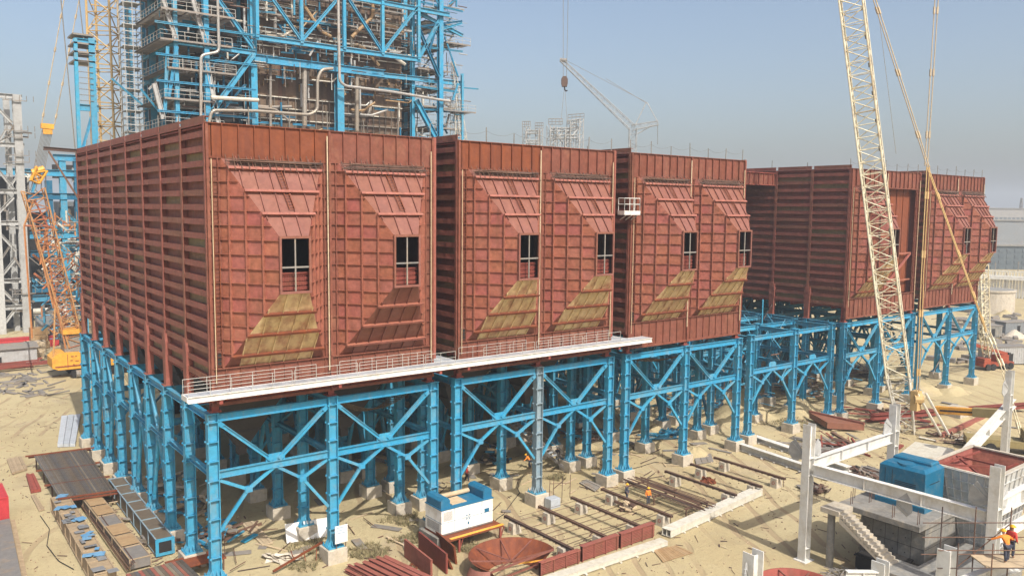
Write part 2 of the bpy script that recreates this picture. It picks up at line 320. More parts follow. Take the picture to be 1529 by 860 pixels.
def frame(name, label, X0, Y0, xs, ny, rows, lines, group, bays_y=None, ztop=ZC, vb=True):
    global _cm
    t = thing(name, label, 'steel frame', (X0, Y0, 0), group)
    if _cm is None:
        c = column_mesh(None).build('column', M['blue'], t)
        pb = MB(); pb.box(-.68, .68, -.64, .64, ZPED, ZPED+.08, .5)
        for i in (-.6, .6):
            for j in (-.55, 0, .55): pb.tube((i,j,ZPED+.08), (i,j,ZPED+.26), .045, 6, .1)
        pl = pb.build('base_plate', M['blue'], c)
        fb = MB(); bevel_box(fb, -.84, .84, -.84, .84, -.15, ZPED, .05)
        ft = fb.build('concrete_footing', M['conc'], c)
        _cm = c; first = True
    else: first = False
    cols = {}
    for i, x in enumerate(xs):
        for j in range(ny):
            if first: c = _cm; first = False
            else: c = copy_tree(_cm, t)
            c.location = (x, j*BAY, 0); cols[i, j] = c
    def beam(a, b_, h=.5, nm='beam'):
        m = MB(); m.ibm(a, b_, .36, h); m.build(nm, M['blue'], t)
    def brace(a, b_, w=.24, nm='diagonal_brace'):
        m = MB(); d = (V(b_)-V(a)).normalized(); up = ZA if abs(d.z) < .95 else V((1,0,0))
        m.bar(a, b_, .30, .05, up, .6, 0, w/2); m.bar(a, b_, .30, .05, up, .3, 0, -w/2); m.bar(a, b_, .05, w, up, .5)
        for p in (V(a)+d*.25, V(b_)-d*.25): m.bar(p-d*.22, p+d*.22, .34, .34, up, .95)
        return m.build(nm, M['blue'], t)
    def knee(A, Bm, Cn, N):
        m = MB()
        for p in (A, Bm, Cn): m.bar(N, p, .22, .22, ZA, random.random())
        N = V(N); d = (V(Bm)-V(A)); d.z = 0; d.normalize()
        nrm = d.cross(ZA); m.bar(N-nrm*.17, N+nrm*.17, .55, .42, ZA, .98)
        m.build('knee_brace', M['blue'], t)
    def bay(P0, P1, vbr, kn):
        P0 = V(P0); P1 = V(P1); d = (P1-P0).normalized(); L = (P1-P0).length; a = P0+d*.42; b_ = P1-d*.42
        Z = lambda p, z: V((p.x, p.y, z))
        if vbr:
            mid = (P0+P1)/2
            if vb: brace(Z(a, ztop-.7), Z(mid-d*.25, ZMID+.35)); brace(Z(b_, ztop-.7), Z(mid+d*.25, ZMID+.35))
            g = MB(); n_ = d.cross(ZA)*.05
            q = [Z(mid-d*.75, ZMID+.26), Z(mid+d*.75, ZMID+.26), Z(mid+d*.75, ZMID+.62), Z(mid+d*.45, ZMID+.85), Z(mid-d*.45, ZMID+.85), Z(mid-d*.75, ZMID+.62)]
            g.prism([p-n_ for p in q], n_*2); g.build('gusset_plate', M['blue'], t)
        if kn:
            for s, p in ((1, a), (-1, b_)):
                dd = d*s
                knee(Z(p+dd*.05, ZMID-.45), Z(p+dd*(L*.44), ZMID-.25), Z(p-dd*.02, 4.6), Z(p+dd*2.15, ZMID-1.55))
    for j in range(ny):
        for i in range(len(xs)-1):
            a = (xs[i]+.42, j*BAY, 0); b_ = (xs[i+1]-.42, j*BAY, 0)
            beam((a[0], a[1], ztop-.35), (b_[0], b_[1], ztop-.35), .55)
            if j in rows:
                beam((a[0], a[1], ZMID), (b_[0], b_[1], ZMID), .55)
                bay((xs[i], j*BAY, 0), (xs[i+1], j*BAY, 0), True, True)
    for i in range(len(xs)):
        for j in range(ny-1):
            a = V((xs[i], j*BAY+.38, 0)); b_ = V((xs[i], (j+1)*BAY-.38, 0))
            beam((a.x, a.y, ztop-.35), (b_.x, b_.y, ztop-.35), .55)
            beam((a.x, a.y, ZMID), (b_.x, b_.y, ZMID), .4)
            if i in lines and (bays_y is None or j in bays_y):
                mid = (a+b_)/2
                brace((a.x, a.y, ztop-.7), (mid.x, mid.y-.15, ZMID+.25)); brace((b_.x, b_.y, ztop-.7), (mid.x, mid.y+.15, ZMID+.25))
                brace((a.x, a.y, 2.2), (mid.x, mid.y-.15, ZMID-.25)); brace((b_.x, b_.y, 2.2), (mid.x, mid.y+.15, ZMID-.25))
    return t, cols
G_FR = 'blue steel support frames'
UX = [0, 21.4, 42.75, 84.8, 106.4]
fr, cols = frame('support_frame', 'blue bolted steel support frame under the casing before the boiler house', 0, 0, NXS, 9, (0, 3, 6), (0, 1, 2), G_FR, (2, 3, 5, 6))
fl = ['blue steel support frame with one grey front column, under the second red casing',
      'blue steel support frame under the third red casing, past the white walkway end',
      'blue steel support frame partly hidden by the pale lattice boom',
      'blue steel support frame under the last red casing of the row']
for k in range(1, 5):
    c = copy_tree(fr); c.location = (UX[k], 0, 0); c['label'] = fl[k-1]; c['_o'] = (UX[k], 0, 0)
    if k == 1:
        for ch in c.children:
            if ch.name.startswith('column') and abs(ch.location.x-9.42) < .1 and ch.location.y < .1:
                ch.material_slots[0].link = 'OBJECT'; ch.material_slots[0].material = M['bluegrey']; ch['label'] = 'dusty grey column without its blue paint'
# lower frame in the gap between the third and the fourth casing
gfr, _ = frame('support_frame', 'lower empty blue steel frame standing between the third and fourth red casings', 64.9, 0.6, [0, 9.3, 17.9], 7, (0, 2, 4), (0, 1, 2), G_FR, (1, 3), ztop=ZC-.1, vb=False)

# ------------------------------------------------------------------ precipitator casings (red)
ZB, ZT, PZ = 15.55, 34.35, 32.0; LEN = 8*BAY; WID = 18.9; PROT = 3.9
def clip(poly, f):
    out = []
    for i in range(len(poly)):
        a = poly[i]; b_ = poly[(i+1) % len(poly)]; fa, fb = f(a), f(b_)
        if fa >= 0: out.append(a)
        if (fa >= 0) != (fb >= 0): out.append(a+(b_-a)*(fa/(fa-fb)))
    return out
Z0 = 13.56
def casing(label):
    t = thing('precipitator_casing', label, 'casing', (0, 0, Z0), 'red steel casings in a row')
    b = MB()                                              # left wall with its deep rib grid
    rows = [ZB+.2+i*1.035 for i in range(19)]
    for j in range(8):
        for r0, r1 in zip(rows, rows[1:]):
            b.poly([(.40, (j+1)*BAY, r0), (.40, j*BAY, r0), (.40, j*BAY, r1), (.40, (j+1)*BAY, r1)])
    b.box(.42, .48, 0, LEN, ZB, ZT)
    wl = b.build('side_wall', M['redpanel'], t, True)
    b = MB()
    for z in rows:
        for j in range(8):
            ya = j*BAY+(.18 if j else .02); yb = (j+1)*BAY-.18
            b.box(.02, .39, ya, yb, z+.36, z+.39); b.box(0, .035, ya, yb, z, z+.44)
    b.box(-.02, .4, 0, LEN, ZT-.12, ZT+.02)
    b.build('horizontal_rib', M['redside'], wl, True)
    b = MB()
    for j in range(9):
        y = j*BAY; w = .2 if j else .28
        b.box(-.06, -.02, y-w if j else y, y+w, ZB, ZT-.1); b.box(-.02, .39, y-.02 if j else y, y+.02 if j else y+.03, ZB, ZT-.1) if j else b.box(-.02, .39, .12, .15, ZB, ZT-.1)
    b.build('vertical_rib', M['redside'], wl, True)
    b = MB(); b.box(WID-.06, WID, 0, LEN, ZB, ZT)          # right wall
    for z in rows:
        b.box(WID, WID+.3, 0, LEN, z, z+.05)
    for j in range(9): b.box(WID, WID+.32, j*BAY-.02, j*BAY+.02, ZB, ZT)
    b.build('side_wall', M['redside'], t, True)
    b = MB(); b.box(0, WID, LEN-.06, LEN, ZB, ZT)
    for i in range(17): b.box(i*1.15, i*1.15+.06, LEN, LEN+.2, ZB, ZT)
    b.build('rear_wall', M['redside'], t, True)
    b = MB(); b.box(.06, WID-.06, .1, LEN-.06, ZT-.3, ZT-.2); b.box(.06, WID-.06, .1, LEN-.06, ZB+.02, ZB+.1)
    for i in range(14): b.box(.4, WID-.4, 2+i*3.2, 2.3+i*3.2, ZB-.35, ZB+.02)
    b.build('roof_and_floor_plate', M['darkred'], t, True)
    for ch, (x0, x1) in enumerate(((0, 9.42), (9.42, WID))):  # parapet
        b = MB(); n = 8; w = (x1-x0)/n
        for i in range(n):
            b.box(x0+i*w, x0+(i+1)*w-.002, 0, .08, PZ, ZT-.06)
            b.box(x0+i*w-.03 if i else x0+.002, x0+i*w+.03, -.17, 0, PZ, ZT-.06, .2)
        b.box(x0, x1, -.14, .1, ZT-.06, ZT, .1); b.box(x0, x1, -.10, -.0, PZ-.14, PZ, .3)
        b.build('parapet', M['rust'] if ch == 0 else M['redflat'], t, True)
    b = MB()                                              # bottom band
    for i in range(17):
        b.box(i*1.112, i*1.112+1.11, 0, .06, 14.25, 16.75)
        b.box(i*1.112-.03 if i else .002, i*1.112+.04, -.10, 0, 14.25, 16.75, .2)
    b.box(0, WID, -.14, .1, 14.0, 14.25, .3); b.box(0, WID, -.2, 0, 16.7, 16.78, .3)
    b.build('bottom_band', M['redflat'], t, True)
    b = MB()                                              # plain wall strips at the edges and the middle
    for x0, x1 in ((0, 1.02), (8.78, 10.12), (18.0, WID)):
        for r0, r1 in zip(rows, rows[1:]):
            if r0 > 15.6 and r1 < 33.2: b.box(x0+.002, x1-.002, .005, .06, max(r0, 16.75), min(r1, PZ-.14))
            if 16.5 < r0 < 32: b.box(x0, x1, -.12, 0, r0-.03, r0+.03, .15)
        for x in (x0+.16, x1-.2): b.box(x-.04, x+.04, -.13, 0, 16.8, 32, .4)
    for x in (.02, 9.32, 18.72): b.box(x, x+.18, -.2, -.0, 14.02, ZT-.1, .5)
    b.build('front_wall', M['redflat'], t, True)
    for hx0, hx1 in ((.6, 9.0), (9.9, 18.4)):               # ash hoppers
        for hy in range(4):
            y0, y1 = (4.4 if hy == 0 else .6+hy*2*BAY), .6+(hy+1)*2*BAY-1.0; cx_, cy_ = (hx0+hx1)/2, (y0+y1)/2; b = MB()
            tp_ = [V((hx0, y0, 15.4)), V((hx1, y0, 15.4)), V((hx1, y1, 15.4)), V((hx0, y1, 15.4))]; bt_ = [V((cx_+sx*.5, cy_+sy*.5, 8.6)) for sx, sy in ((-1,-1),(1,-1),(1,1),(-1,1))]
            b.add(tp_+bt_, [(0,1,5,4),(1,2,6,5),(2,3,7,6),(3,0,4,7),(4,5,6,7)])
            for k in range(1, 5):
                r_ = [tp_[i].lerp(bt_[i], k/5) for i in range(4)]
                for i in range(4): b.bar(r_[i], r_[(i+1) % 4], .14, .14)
            b.box(cx_-.35, cx_+.35, cy_-.35, cy_+.35, 7.8, 8.6); b.build('ash_hopper', M['hoppershade'], t, True)
    for x in NXS:                                         # legs
        for j in range(9):
            if x and j: continue
            y = j*BAY; b = MB()
            if j:
                for s in (-1, 1): b.prism([(s*.0-.12, y+s*.42, 18.0), (-.12, y+s*.5, 17.3), (-.12, y+s*.30, Z0), (-.12, y+s*.22, Z0)], (.05+.45,0,0))
                b.prism([(-.16, y-.2, 18.3), (-.16, y+.2, 18.3), (-.16, y+.5, 17.2), (-.16, y+.30, Z0), (-.16, y-.30, Z0), (-.16, y-.5, 17.2)], (.05,0,0))
                b.box(-.35, .45, y-.42, y+.42, Z0-.0, Z0+.08)
            else:
                xx = min(max(x, .3), 18.6)
                b.box(xx-.26, xx+.26, .05, .08, Z0, ZB); b.box(xx-.26, xx+.26, .52, .55, Z0, ZB); b.box(xx-.03, xx+.03, .08, .52, Z0, ZB)
                b.box(xx-.4, xx+.4, -.1, .7, Z0, Z0+.09); b.box(xx-.3, xx+.3, .0, .6, Z0+.6, Z0+.66)
            b.build('support_leg', M['darkred' if not j else 'redside'], t, True)
    for (x0, x1) in ((1.02, 8.78), (10.12, 18.0)):          # the two inlet funnels
        xm = (x0+x1)/2; o0, o1 = xm-1.02, xm+1.02; zb, zt, ob, ot = 16.8, 32.0, 22.5, 26.25; ST = (.16, .44, .72)
        L = lambda a, b_, u: a+(b_-a)*u
        fb = MB()
        for sx, (bx, ox) in ((1, (x0, o0)), (-1, (x1, o1))):
            def P(u, z): return V((L(bx, ox, u), -PROT*u, z))
            n_ = V((-sx*PROT, -(o0-x0), 0)).normalized()
            us = (0,)+ST+(1,)
            for u0, u1 in zip(us, us[1:]):
                q = [P(u0, L(zb, ob, u0)), P(u1, L(zb, ob, u1)), P(u1, L(zt, ot, u1)), P(u0, L(zt, ot, u0))]
                for r0, r1 in zip([16]+rows[1:], rows[1:]):
                    c = clip(clip(q, lambda p: p.z-r0), lambda p: r1-p.z)
                    if len(c) > 2: fb.poly(c)
                for r0 in rows:
                    c = clip(clip(q, lambda p: p.z-r0+.03), lambda p: r0+.03-p.z)
                    if len(c) > 2: fb.prism([p+n_*.003 for p in c], n_*.12, .12)
            for u in ST:
                a, c = P(u, L(zb, ob, u)-.2), P(u, L(zt, ot, u)+.25)
                fb.bar(a+n_*.10, c+n_*.10, .09, .20, n_, .35)
        fn = fb.build('inlet_funnel', M['red'], t, True)
        for nm, za, zo, sg, mt in (('top_slope', zt, ot, 1, 'redslope'), ('bottom_slope', zb, ob, -1, 'khaki')):
            sb = MB(); nn = V((0, -(za-zo)*sg, PROT*sg)).normalized()
            def Q(u, s): return V((L(L(x0, o0, u), L(x1, o1, u), s), -PROT*u, L(za, zo, u)))
            nr = 7; dx = (x1-x0)/nr; us = (0,)+ST+(1,)
            full = [Q(0,0), Q(0,1), Q(1,1), Q(1,0)]
            for u0, u1 in zip(us, us[1:]):
                q = [Q(u0,0), Q(u0,1), Q(u1,1), Q(u1,0)]
                for i in range(nr):
                    xa = x0+i*dx
                    c = clip(clip(q, lambda p: p.x-xa), lambda p: xa+dx-p.x)
                    sb.mi = 1 if (sg < 0 and (i in (0, nr-1) or (u0 > .5 and i in (1, nr-2)))) else 0
                    if len(c) > 2: sb.poly(c)
            sb.mi = 0
            for i in range(1, nr):
                xa = x0+i*dx; c = clip(clip(full, lambda p: p.x-xa+.03), lambda p: xa+.03-p.x)
                if len(c) > 2: sb.prism([p+nn*.003 for p in c], nn*.13, .05)
            s_ = sb.build(nm, [M[mt], M['redflat']], fn, True)
            rb = MB()
            for u in ST:
                a, c = Q(u, 0), Q(u, 1); e = V((.18, 0, 0))
                rb.bar(a-e+nn*.13, c+e+nn*.13, .06, .26, nn, .3); rb.bar(a-e+nn*.26, c+e+nn*.26, .2, .05, nn, .5)
            rb.build('shelf_rib', M['red' if sg > 0 else 'khaki'], s_, True) if False else rb.build('shelf_rib', M['red'] if sg > 0 else M['rust'], fn, True)
        ob_ = MB(); y = -PROT
        ob_.box(o0-.16, o1+.16, y-.12, y+.02, ot, ot+.18); ob_.box(o0-.16, o1+.16, y-.12, y+.02, ob-.18, ob)
        ob_.box(o0-.16, o0, y-.12, y+.02, ob, ot); ob_.box(o1, o1+.16, y-.12, y+.02, ob, ot)
        ob_.build('opening_frame', M['redslope'], fn, True)
        mb = MB(); mb.box(xm-.05, xm+.05, y-.06, y+.03, ob, ot); mb.box(o0, o1, y-.055, y+.035, 24.15, 24.27)
        mb.build('mullion', M['scrapgrey'], fn, True)
        pb = MB()
        for k in range(9):
            for q in range(16): pb.box(o0+.05+q*.125, o0+.12+q*.125, y+.5, y+.53, ob+k*.16-.3, ob+k*.16-.19)
        for k in range(5): pb.box(o0-.2, o1+.2, y+.54, y+.6, ob+k*.34-.3, ob+k*.34-.06)
        pb.build('perforated_plate', M['darkred'], fn, True)
        kb = MB()                                         # rolled scaffold pipes along the top of the slope
        rnd = random.Random(int(x0*10))
        for k in range(15):
            xa = x0+.1+rnd.random()*1.2; xb = x1-.0-rnd.random()*1.2; zz = zt-.35+rnd.uniform(-.22, .25); yy = -.42+rnd.uniform(-.3, .15)
            kb.tube((xa, yy, zz), (xb, yy+rnd.uniform(-.1,.1), zz+rnd.uniform(-.08,.08)), .035, 4)
        for k in range(15):
            xa = x0+.3+k*(x1-x0-.6)/14
            kb.tube((xa-.05, -1.0-rnd.random()*.25, zt-.95), (xa+rnd.uniform(-.1,.2), -.15, zt+.05+rnd.random()*.3), .028, 4)
        kb.build('scaffold_rail', M['scaff'], fn, True)
        lb = MB(); e = V((0, -.09, .13)) if True else None   # ladder lying on the slope
        for s in (-.2, .2): lb.bar(V((xm+.1+s, -.5, L(zt, ot, .13)))+e, V((xm+.35+s, -PROT*.66, L(zt, ot, .66)))+e, .05, .05)
        for k in range(16):
            u = .13+.53*k/15; c = V((xm+.1+.25*k/15, -PROT*u, L(zt, ot, u)))+e; lb.bar(c-V((.2,0,0)), c+V((.2,0,0)), .04, .04)
        lb.build('slope_ladder', M['rust'], fn, True)
    b = MB()                                              # ladder, man hole and drip pipe at the left strip
    for s in (.42, .8): b.bar((s, -.22, 16.8), (s, -.22, 31.5), .05, .05, V((0,1,0)))
    for k in range(48): b.bar((.42, -.22, 17+k*.3), (.8, -.22, 17+k*.3), .03, .03)
    b.build('ladder', M['rust'], t, True)
    for x, z1, r in ((.33, 31.8, .035), (9.15, 33.9, .05), (18.55, 33.2, .05)):
        b = MB(); b.tube((x, -.3, 15.7), (x, -.3, z1), r, 6); b.build('down_pipe', M['plank'], t, True)
    b = MB(); b.box(.35, .75, -.16, -.13, 16.95, 17.95); b.build('man_hole', M['dark'], t, True)
    b = MB(); b.box(.28, .82, -.13, -.1, 16.88, 18.02); b.build('man_hole_rim', M['redslope'], t, True)
    b = MB(); rnd = random.Random(3)
    for (x, y) in [(.2+i*3.1, .3) for i in range(7)]+[(.2, 1+i*5.75) for i in range(1, 8)]:
        b.tube((x, y, ZT-.1), (x+rnd.uniform(-.06,.06), y, ZT+.9+rnd.random()*.7), .045, 5); b.build('guard_post', M['rope'], t, True); b = MB()
    for i in range(6):
        for k in range(5):
            u = k/5; u2 = (k+1)/5; f = lambda q: ZT+1.0-.35*4*q*(1-q)
            b.tube((.2+(i+u)*3.1, .3, f(u)), (.2+(i+u2)*3.1, .3, f(u2)), .012, 3, cap=False)
    b.build('guard_wire', M['rope'], t, True)
    return t
cs = casing('red steel casing before the boiler house, its long ribbed side wall in full view')
cl = ['second red steel casing, standing above the one grey column', 'third red steel casing, between the small white balcony and the lower empty frame',
      'red steel casing behind the pale lattice boom, one inlet funnel still missing', 'last red steel casing of the row, next to the distant grey buildings']
cas = [cs]
for k in range(1, 5):
    c = copy_tree(cs); c.location = (UX[k], 0, Z0); c['label'] = cl[k-1]; c['_o'] = (UX[k], 0, Z0); cas.append(c)
def set_mat(o, m):
    o.material_slots[0].link = 'OBJECT'; o.material_slots[0].material = m
def kids(o, nm): return [c for c in o.children if c.name.split('.')[0] == nm]
f1 = kids(cas[0], 'inlet_funnel')
for c in kids(f1[1], 'bottom_slope'): set_mat(c, M['darkred'] if False else M['redslope'])
for c in kids(f1[1], 'shelf_rib'): set_mat(c, M['red'])
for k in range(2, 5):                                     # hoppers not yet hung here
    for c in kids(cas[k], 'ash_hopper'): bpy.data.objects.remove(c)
for k in range(1, 5): set_mat(kids(cas[k], 'parapet')[0], M['rust' if k == 1 else 'redflat'])
# fourth casing: right funnel not yet fitted
def drop(o):
    for c in list(o.children): drop(c)
    bpy.data.objects.remove(o)
drop(kids(cas[3], 'inlet_funnel')[1])
b = MB(); b.box(10.12, 18.0, .9, 1.0, 16.78, 32)
for k in range(5): b.box(10.2+k*1.9, 10.3+k*1.9, .8, .9, 16.8, 32)
b.build('blank_bulkhead', M['rust'], cas[3]); 
for c in kids(cas[3], 'blank_bulkhead'): c.location = (0, 0, -Z0)
b = MB(); b.bar((10.3, .3, 17.5), (17.8, .3, 22.5), .25, .25); b.bar((10.2, .3, 22.5), (17.9, .3, 22.6), .22, .22); b.bar((10.2,.3,18.6), (17.9,.3,18.7), .2, .2)
o = b.build('temporary_brace', M['red'], cas[3]); o.location = (0, 0, -Z0)

td = thing('top_duct', 'red ribbed duct box sticking out at the upper side of the fourth casing', 'duct', (80, 11.7, 32.3))
b = MB(); b.box(74, 84.7, 11.75, 22, 32.3, 33.9); b.build('shell', M['redflat'], td, True)
b = MB()
for k in range(10): b.box(74.2+k*1.1, 74.28+k*1.1, 11.62, 11.75, 32.3, 33.9)
b.box(74, 84.7, 11.55, 11.75, 33.9, 34.0); b.box(74, 84.7, 11.55, 11.75, 32.2, 32.3); b.build('stiffener', M['darkred'], td, True)
# white walkway along the front
wk = thing('walkway', 'long white walkway with grey grating and handrails below the first two casings', 'walkway', (-2.1, -1.5, 15.0))
YF, YK, ZW = -1.62, -.32, 15.25
b = MB(); n = 47
for k in range(n): b.box(-2.1+k, -2.1+k+.985, YF+.06, YK-.02, ZW-.04, ZW)
b.build('grating_deck', M['galv'], wk, True)
b = MB(); b.box(-2.1, 44.8, YF, YF+.05, ZW-.42, ZW+.02); b.box(-2.1, 44.8, YF-.10, YF, ZW-.42, ZW-.38); b.box(-2.1, 44.8, YF-.10, YF, ZW-.02, ZW+.02)
b.build('edge_beam', M['white'], wk, True)
b = MB(); b.box(-2.1, 44.8, YK-.02, YK+.04, ZW-.34, ZW+.02); b.box(-2.16, -2.1, YF, YK, ZW-.34, ZW+.02)
b.build('edge_beam', M['white'], wk, True)
b = MB()
for x in (.2, 9.42, 18.7, 21.6, 30.82, 40.1): b.bar((x, YF, ZW-.6), (x, .1, ZW-.6), .25, .32)
b.box(-1.0, 43.5, -.5, -.3, ZW-.8, ZW-.4)
b.build('support_bracket', M['darkred'], wk, True)
def guard(parent, pts, h=1.05, r=.021, step=1.55, m='rail', nm='handrail'):
    g = MB(); pts = [V(p) for p in pts]
    for a, c in zip(pts, pts[1:]):
        L = (c-a).length; k = max(1, round(L/step))
        for i in range(k+1): p = a+(c-a)*(i/k); g.tube(p, p+ZA*h, r, 5)
        for z in (h, h*.52): g.tube(a+ZA*z, c+ZA*z, r, 5)
    return g.build(nm, M[m], parent, True)
for xa, xb in ((-2.05, 5.5), (5.7, 10.9), (11.1, 17.0), (17.2, 20.2), (23.2, 29), (29.2, 35), (35.2, 40.2)): guard(wk, [(xa, YF+.03, ZW), (xb, YF+.03, ZW)])
for xa, xb in ((-2.05, 8), (10, 18.6), (21.4, 29), (30.5, 39.8)): guard(wk, [(xa, YK, ZW), (xb, YK, ZW)])
b = MB()
for k in range(3): b.box(18.95+k*.72, 19.65+k*.72, YK+.05, 2.6, ZW-.045, ZW-.005)
for k in range(3): b.box(40.4+k*.72, 41.1+k*.72, YK+.05, 2.6, ZW-.045, ZW-.005)
b.build('landing_plate', M['galv'], wk, True)
bal = thing('balcony', 'small white balcony with handrail hung between second and third casings', 'balcony', (41.0, -.2, 28.0))
b = MB(); b.box(40.75, 43.05, -1.2, -.25, 28.0, 28.42)
for x in (41.1, 41.9, 42.7): b.bar((x, -1.1, 27.95), (x, -.25, 27.5), .08, .08)
b.build('platform', M['white'], bal, True)
guard(bal, [(40.8, -.3, 28.42), (40.8, -1.15, 28.42), (43.0, -1.15, 28.42), (43.0, -.3, 28.42)], 1.25, .04, .8, 'white')
# stay ropes and post on the second gap

# ------------------------------------------------------------------ boiler house behind
bo = thing('boiler_house', 'tall blue steel boiler house full of pipes and platforms', 'boiler house', (12, 62, 0))
YB = 62.0
rnd = random.Random(11)
def part(m, nm, mt, p=bo): return m.build(nm, M[mt], p, True)
def ibeam_part(a, b_, w, h, nm='beam', mt='blue', p=bo, up=ZA):
    return part(MB().ibm(a, b_, w, h, up, .08), nm, mt, p)
bx = [15.8, 20.0, 27.2, 41.2, 54.8, 59.6, 64.2]
for i, x in enumerate(bx):
    w = [.55, .7, .95, 1.15, .6, .8, .4][i]
    y = YB+(0 if i not in (2, 3, 4) else 1.2)
    ibeam_part((x, y, 0), (x, y, 52 if i == 6 else (53 if i == 3 else 78)), w, w*1.1, 'column', up=V((0,1,0)))
    for yy in (74, 88):
        if i not in (6,): ibeam_part((x, yy, 0), (x, yy, 78), .8, .8, 'column', up=V((0,1,0)))
for (px, Y) in ((226, 76), (240, 70), (214, 80), (372, 68), (356, 72)):
    p = GY(px, 60, Y); ibeam_part((p.x, Y, 0), (p.x, Y, 78), .6, .7, 'column', up=V((0,1,0)))
def bz(px, py, Y=YB): return GY(px, py, Y)
# front truss
TX = [27.2, 34.1, 41.2, 48.0, 54.8]; ZL, ZU = 53.2, 61.4; YT = YB-.8
ibeam_part((27, YT, ZL), (55.2, YT, ZL), .5, .75); ibeam_part((34, YT, ZU), (61, YT, ZU), .5, .75)
for x in TX: ibeam_part((x, YT, ZL), (x, YT, ZU+14), .5, .5, 'truss_post', up=V((0,1,0)))
for a, c in ((TX[0], TX[1]), (TX[2], TX[1]), (TX[2], TX[3]), (TX[4], TX[3])): ibeam_part((a, YT, ZU+.6), (c, YT, ZL+.4), .4, .45, 'diagonal_brace')
ibeam_part((27.2, YB+.6, 50.4), (49, YB+.6, 50.4), .6, 1.15); ibeam_part((49, YB+.6, 50.2), (65, YB+.6, 50.4), .5, .8)
ibeam_part((15.8, YB, 51.2), (27.2, YB, 51.0), .45, .7); ibeam_part((20, YB, 61.5), (27.2, YB, 61.5), .45, .7); ibeam_part((15.8, YB, 66), (64, YB, 66), .5, .8)
ibeam_part((54.8, YB, 61.2), (64.3, YB, 58.5), .4, .6)
for z in (43.6, 47.3, 51.2, 57, 61.5, 66): ibeam_part((15.8, YB, z), (15.8, 80, z), .4, .6)
D = lambda a, c, w=.35, mt='blue', Y=YB-.3: ibeam_part(bz(*a, Y), bz(*c, Y), w, w*1.2, 'diagonal_brace', mt)
D((326, 0), (378, 72), .45); D((378, 82), (318, 165), .6); D((244, 0), (262, 58), .45, 'greysteel'); D((250, 70), (246, 170)); D((264, 70), (252, 145))
D((288, 0), (308, 70), .5, 'greysteel'); D((308, 90), (326, 185), .5, 'greysteel'); D((230, 125), (244, 178), .5, 'greysteel')
D((624, 90), (656, 30), .45); D((624, 40), (656, 115), .45, 'motor'); D((621, 150), (650, 205), .7); D((664, 55), (684, 115), .2); D((690, 35), (656, 45), .3); D((684, 125), (676, 150), .25)
D((640, 80), (650, 45), .3, 'motor'); D((628, 40), (690, 32), .25, 'motor')
# furnace wall with stiffeners
b = MB()
for i in range(46): b.box(27.6+i*.58, 28.17+i*.58, 66.0, 67.2, 30, 80)
part(b, 'furnace_wall', 'tubewall')
b = MB()
for k, z in enumerate([38.6, 40.3, 42.0, 43.7, 45.4, 53, 55, 57.2, 59.4, 62, 64.4]):
    b.box(27.6, 54.2, 65.6, 66.0, z, z+.16)
part(b, 'buckstay', 'cream')
b = MB()
for k in range(60): x = 28+rnd.random()*26; z = 46.4+rnd.random()*3.2; b.box(x, x+.14, 65.5, 65.9, z, z+.5+rnd.random()*.8)
tag(part(b, 'tube_hanger', 'brownpipe'), kind='stuff')
b = MB()
for k in range(22): x = 29+k*1.15; b.box(x, x+.05, 65.4, 65.6, 38.6, 45.4)
part(b, 'wall_stiffener', 'scrapgrey')
b = MB(); b.box(19.5, 63, 77, 92, 20, 80); part(b, 'shaded_inner_casing', 'dark')  # black colour paints the shade deep inside the boiler house
b = MB(); b.box(20.5, 27, 69, 76, 20, 80); part(b, 'shaded_inner_casing', 'dark')
# platforms with rails
def platform(x0, x1, y0, y1, z, mt='scrapgrey'):
    b = MB()
    for k in range(int((y1-y0)/.5)+1): b.box(x0, x1, y0+k*.5, y0+k*.5+.34, z-.07, z)
    b.box(x0, x1, y0-.05, y0, z-.24, z+.02); b.box(x0-.05, x0, y0, y1, z-.24, z+.02)
    for k in range(int((x1-x0)/1.8)+1): b.bar((x0+k*1.8, y0, z-.14), (x0+k*1.8, y1, z-.14), .1, .14)
    p = part(b, 'platform', mt)
    guard(p if False else bo, [(x0, y1, z), (x0, y0, z), (x1, y0, z)], 1.1, .035, 1.6, 'rail')
for z in (39.6, 43.4, 47.6, 51.4, 55.4, 59.2, 63.2):
    platform(13.0+rnd.random()*1.5, 20.5+rnd.random()*4, 60.6+rnd.random(), 76, z)
for z in (54.2, 57.6, 61.0, 64.0): platform(27.8, 53.8, 63.6, 65.2, z)
for z in (39.2, 42.5, 46.0, 49.4, 52.2, 56.5, 60.2): platform(55.2+rnd.random()*2, 63.8-rnd.random()*2, 62.6, 73, z)
platform(60.0, 66.8, 61.5, 64.5, 45.5); platform(61.5, 66.5, 61.6, 64.5, 37.6, 'white'); platform(60.5, 65.6, 61.5, 64, 57.0)
for k in range(95):                                        # short beams and stubs deeper in the frame
    x = rnd.uniform(14, 61); z = rnd.uniform(38, 66); y = rnd.uniform(63.2, 65)
    if rnd.random() < .5: ibeam_part((x, y, z), (x+rnd.uniform(2, 5), y, z), .25, .3, 'beam', rnd.choice(['blue', 'greysteel', 'motor']))
    else: ibeam_part((x, y, z), (x, y, z+rnd.uniform(2, 5)), .25, .25, 'hanger_rod', rnd.choice(['greysteel', 'cream', 'motor']), up=V((0,1,0)))
def pp(pts, r, mt='pipe', Y=YB-1.2): part(MB().path([bz(*p, Y) for p in pts], r, 8), 'pipe', mt)
pp([(312, 186), (316, 165), (383, 166), (462, 172), (474, 165), (474, 118), (480, 104), (497, 103)], .24)
pp([(505, 0), (507, 122), (516, 129), (582, 137), (672, 152)], .23)
pp([(315, 146), (386, 150)], .3, 'cream'); pp([(325, 0), (327, 78), (300, 83), (300, 182)], .2)
pp([(455, 96), (455, 188)], .36, 'pipe', YB+1); pp([(533, 112), (533, 196)], .34, 'pipe', YB+1)
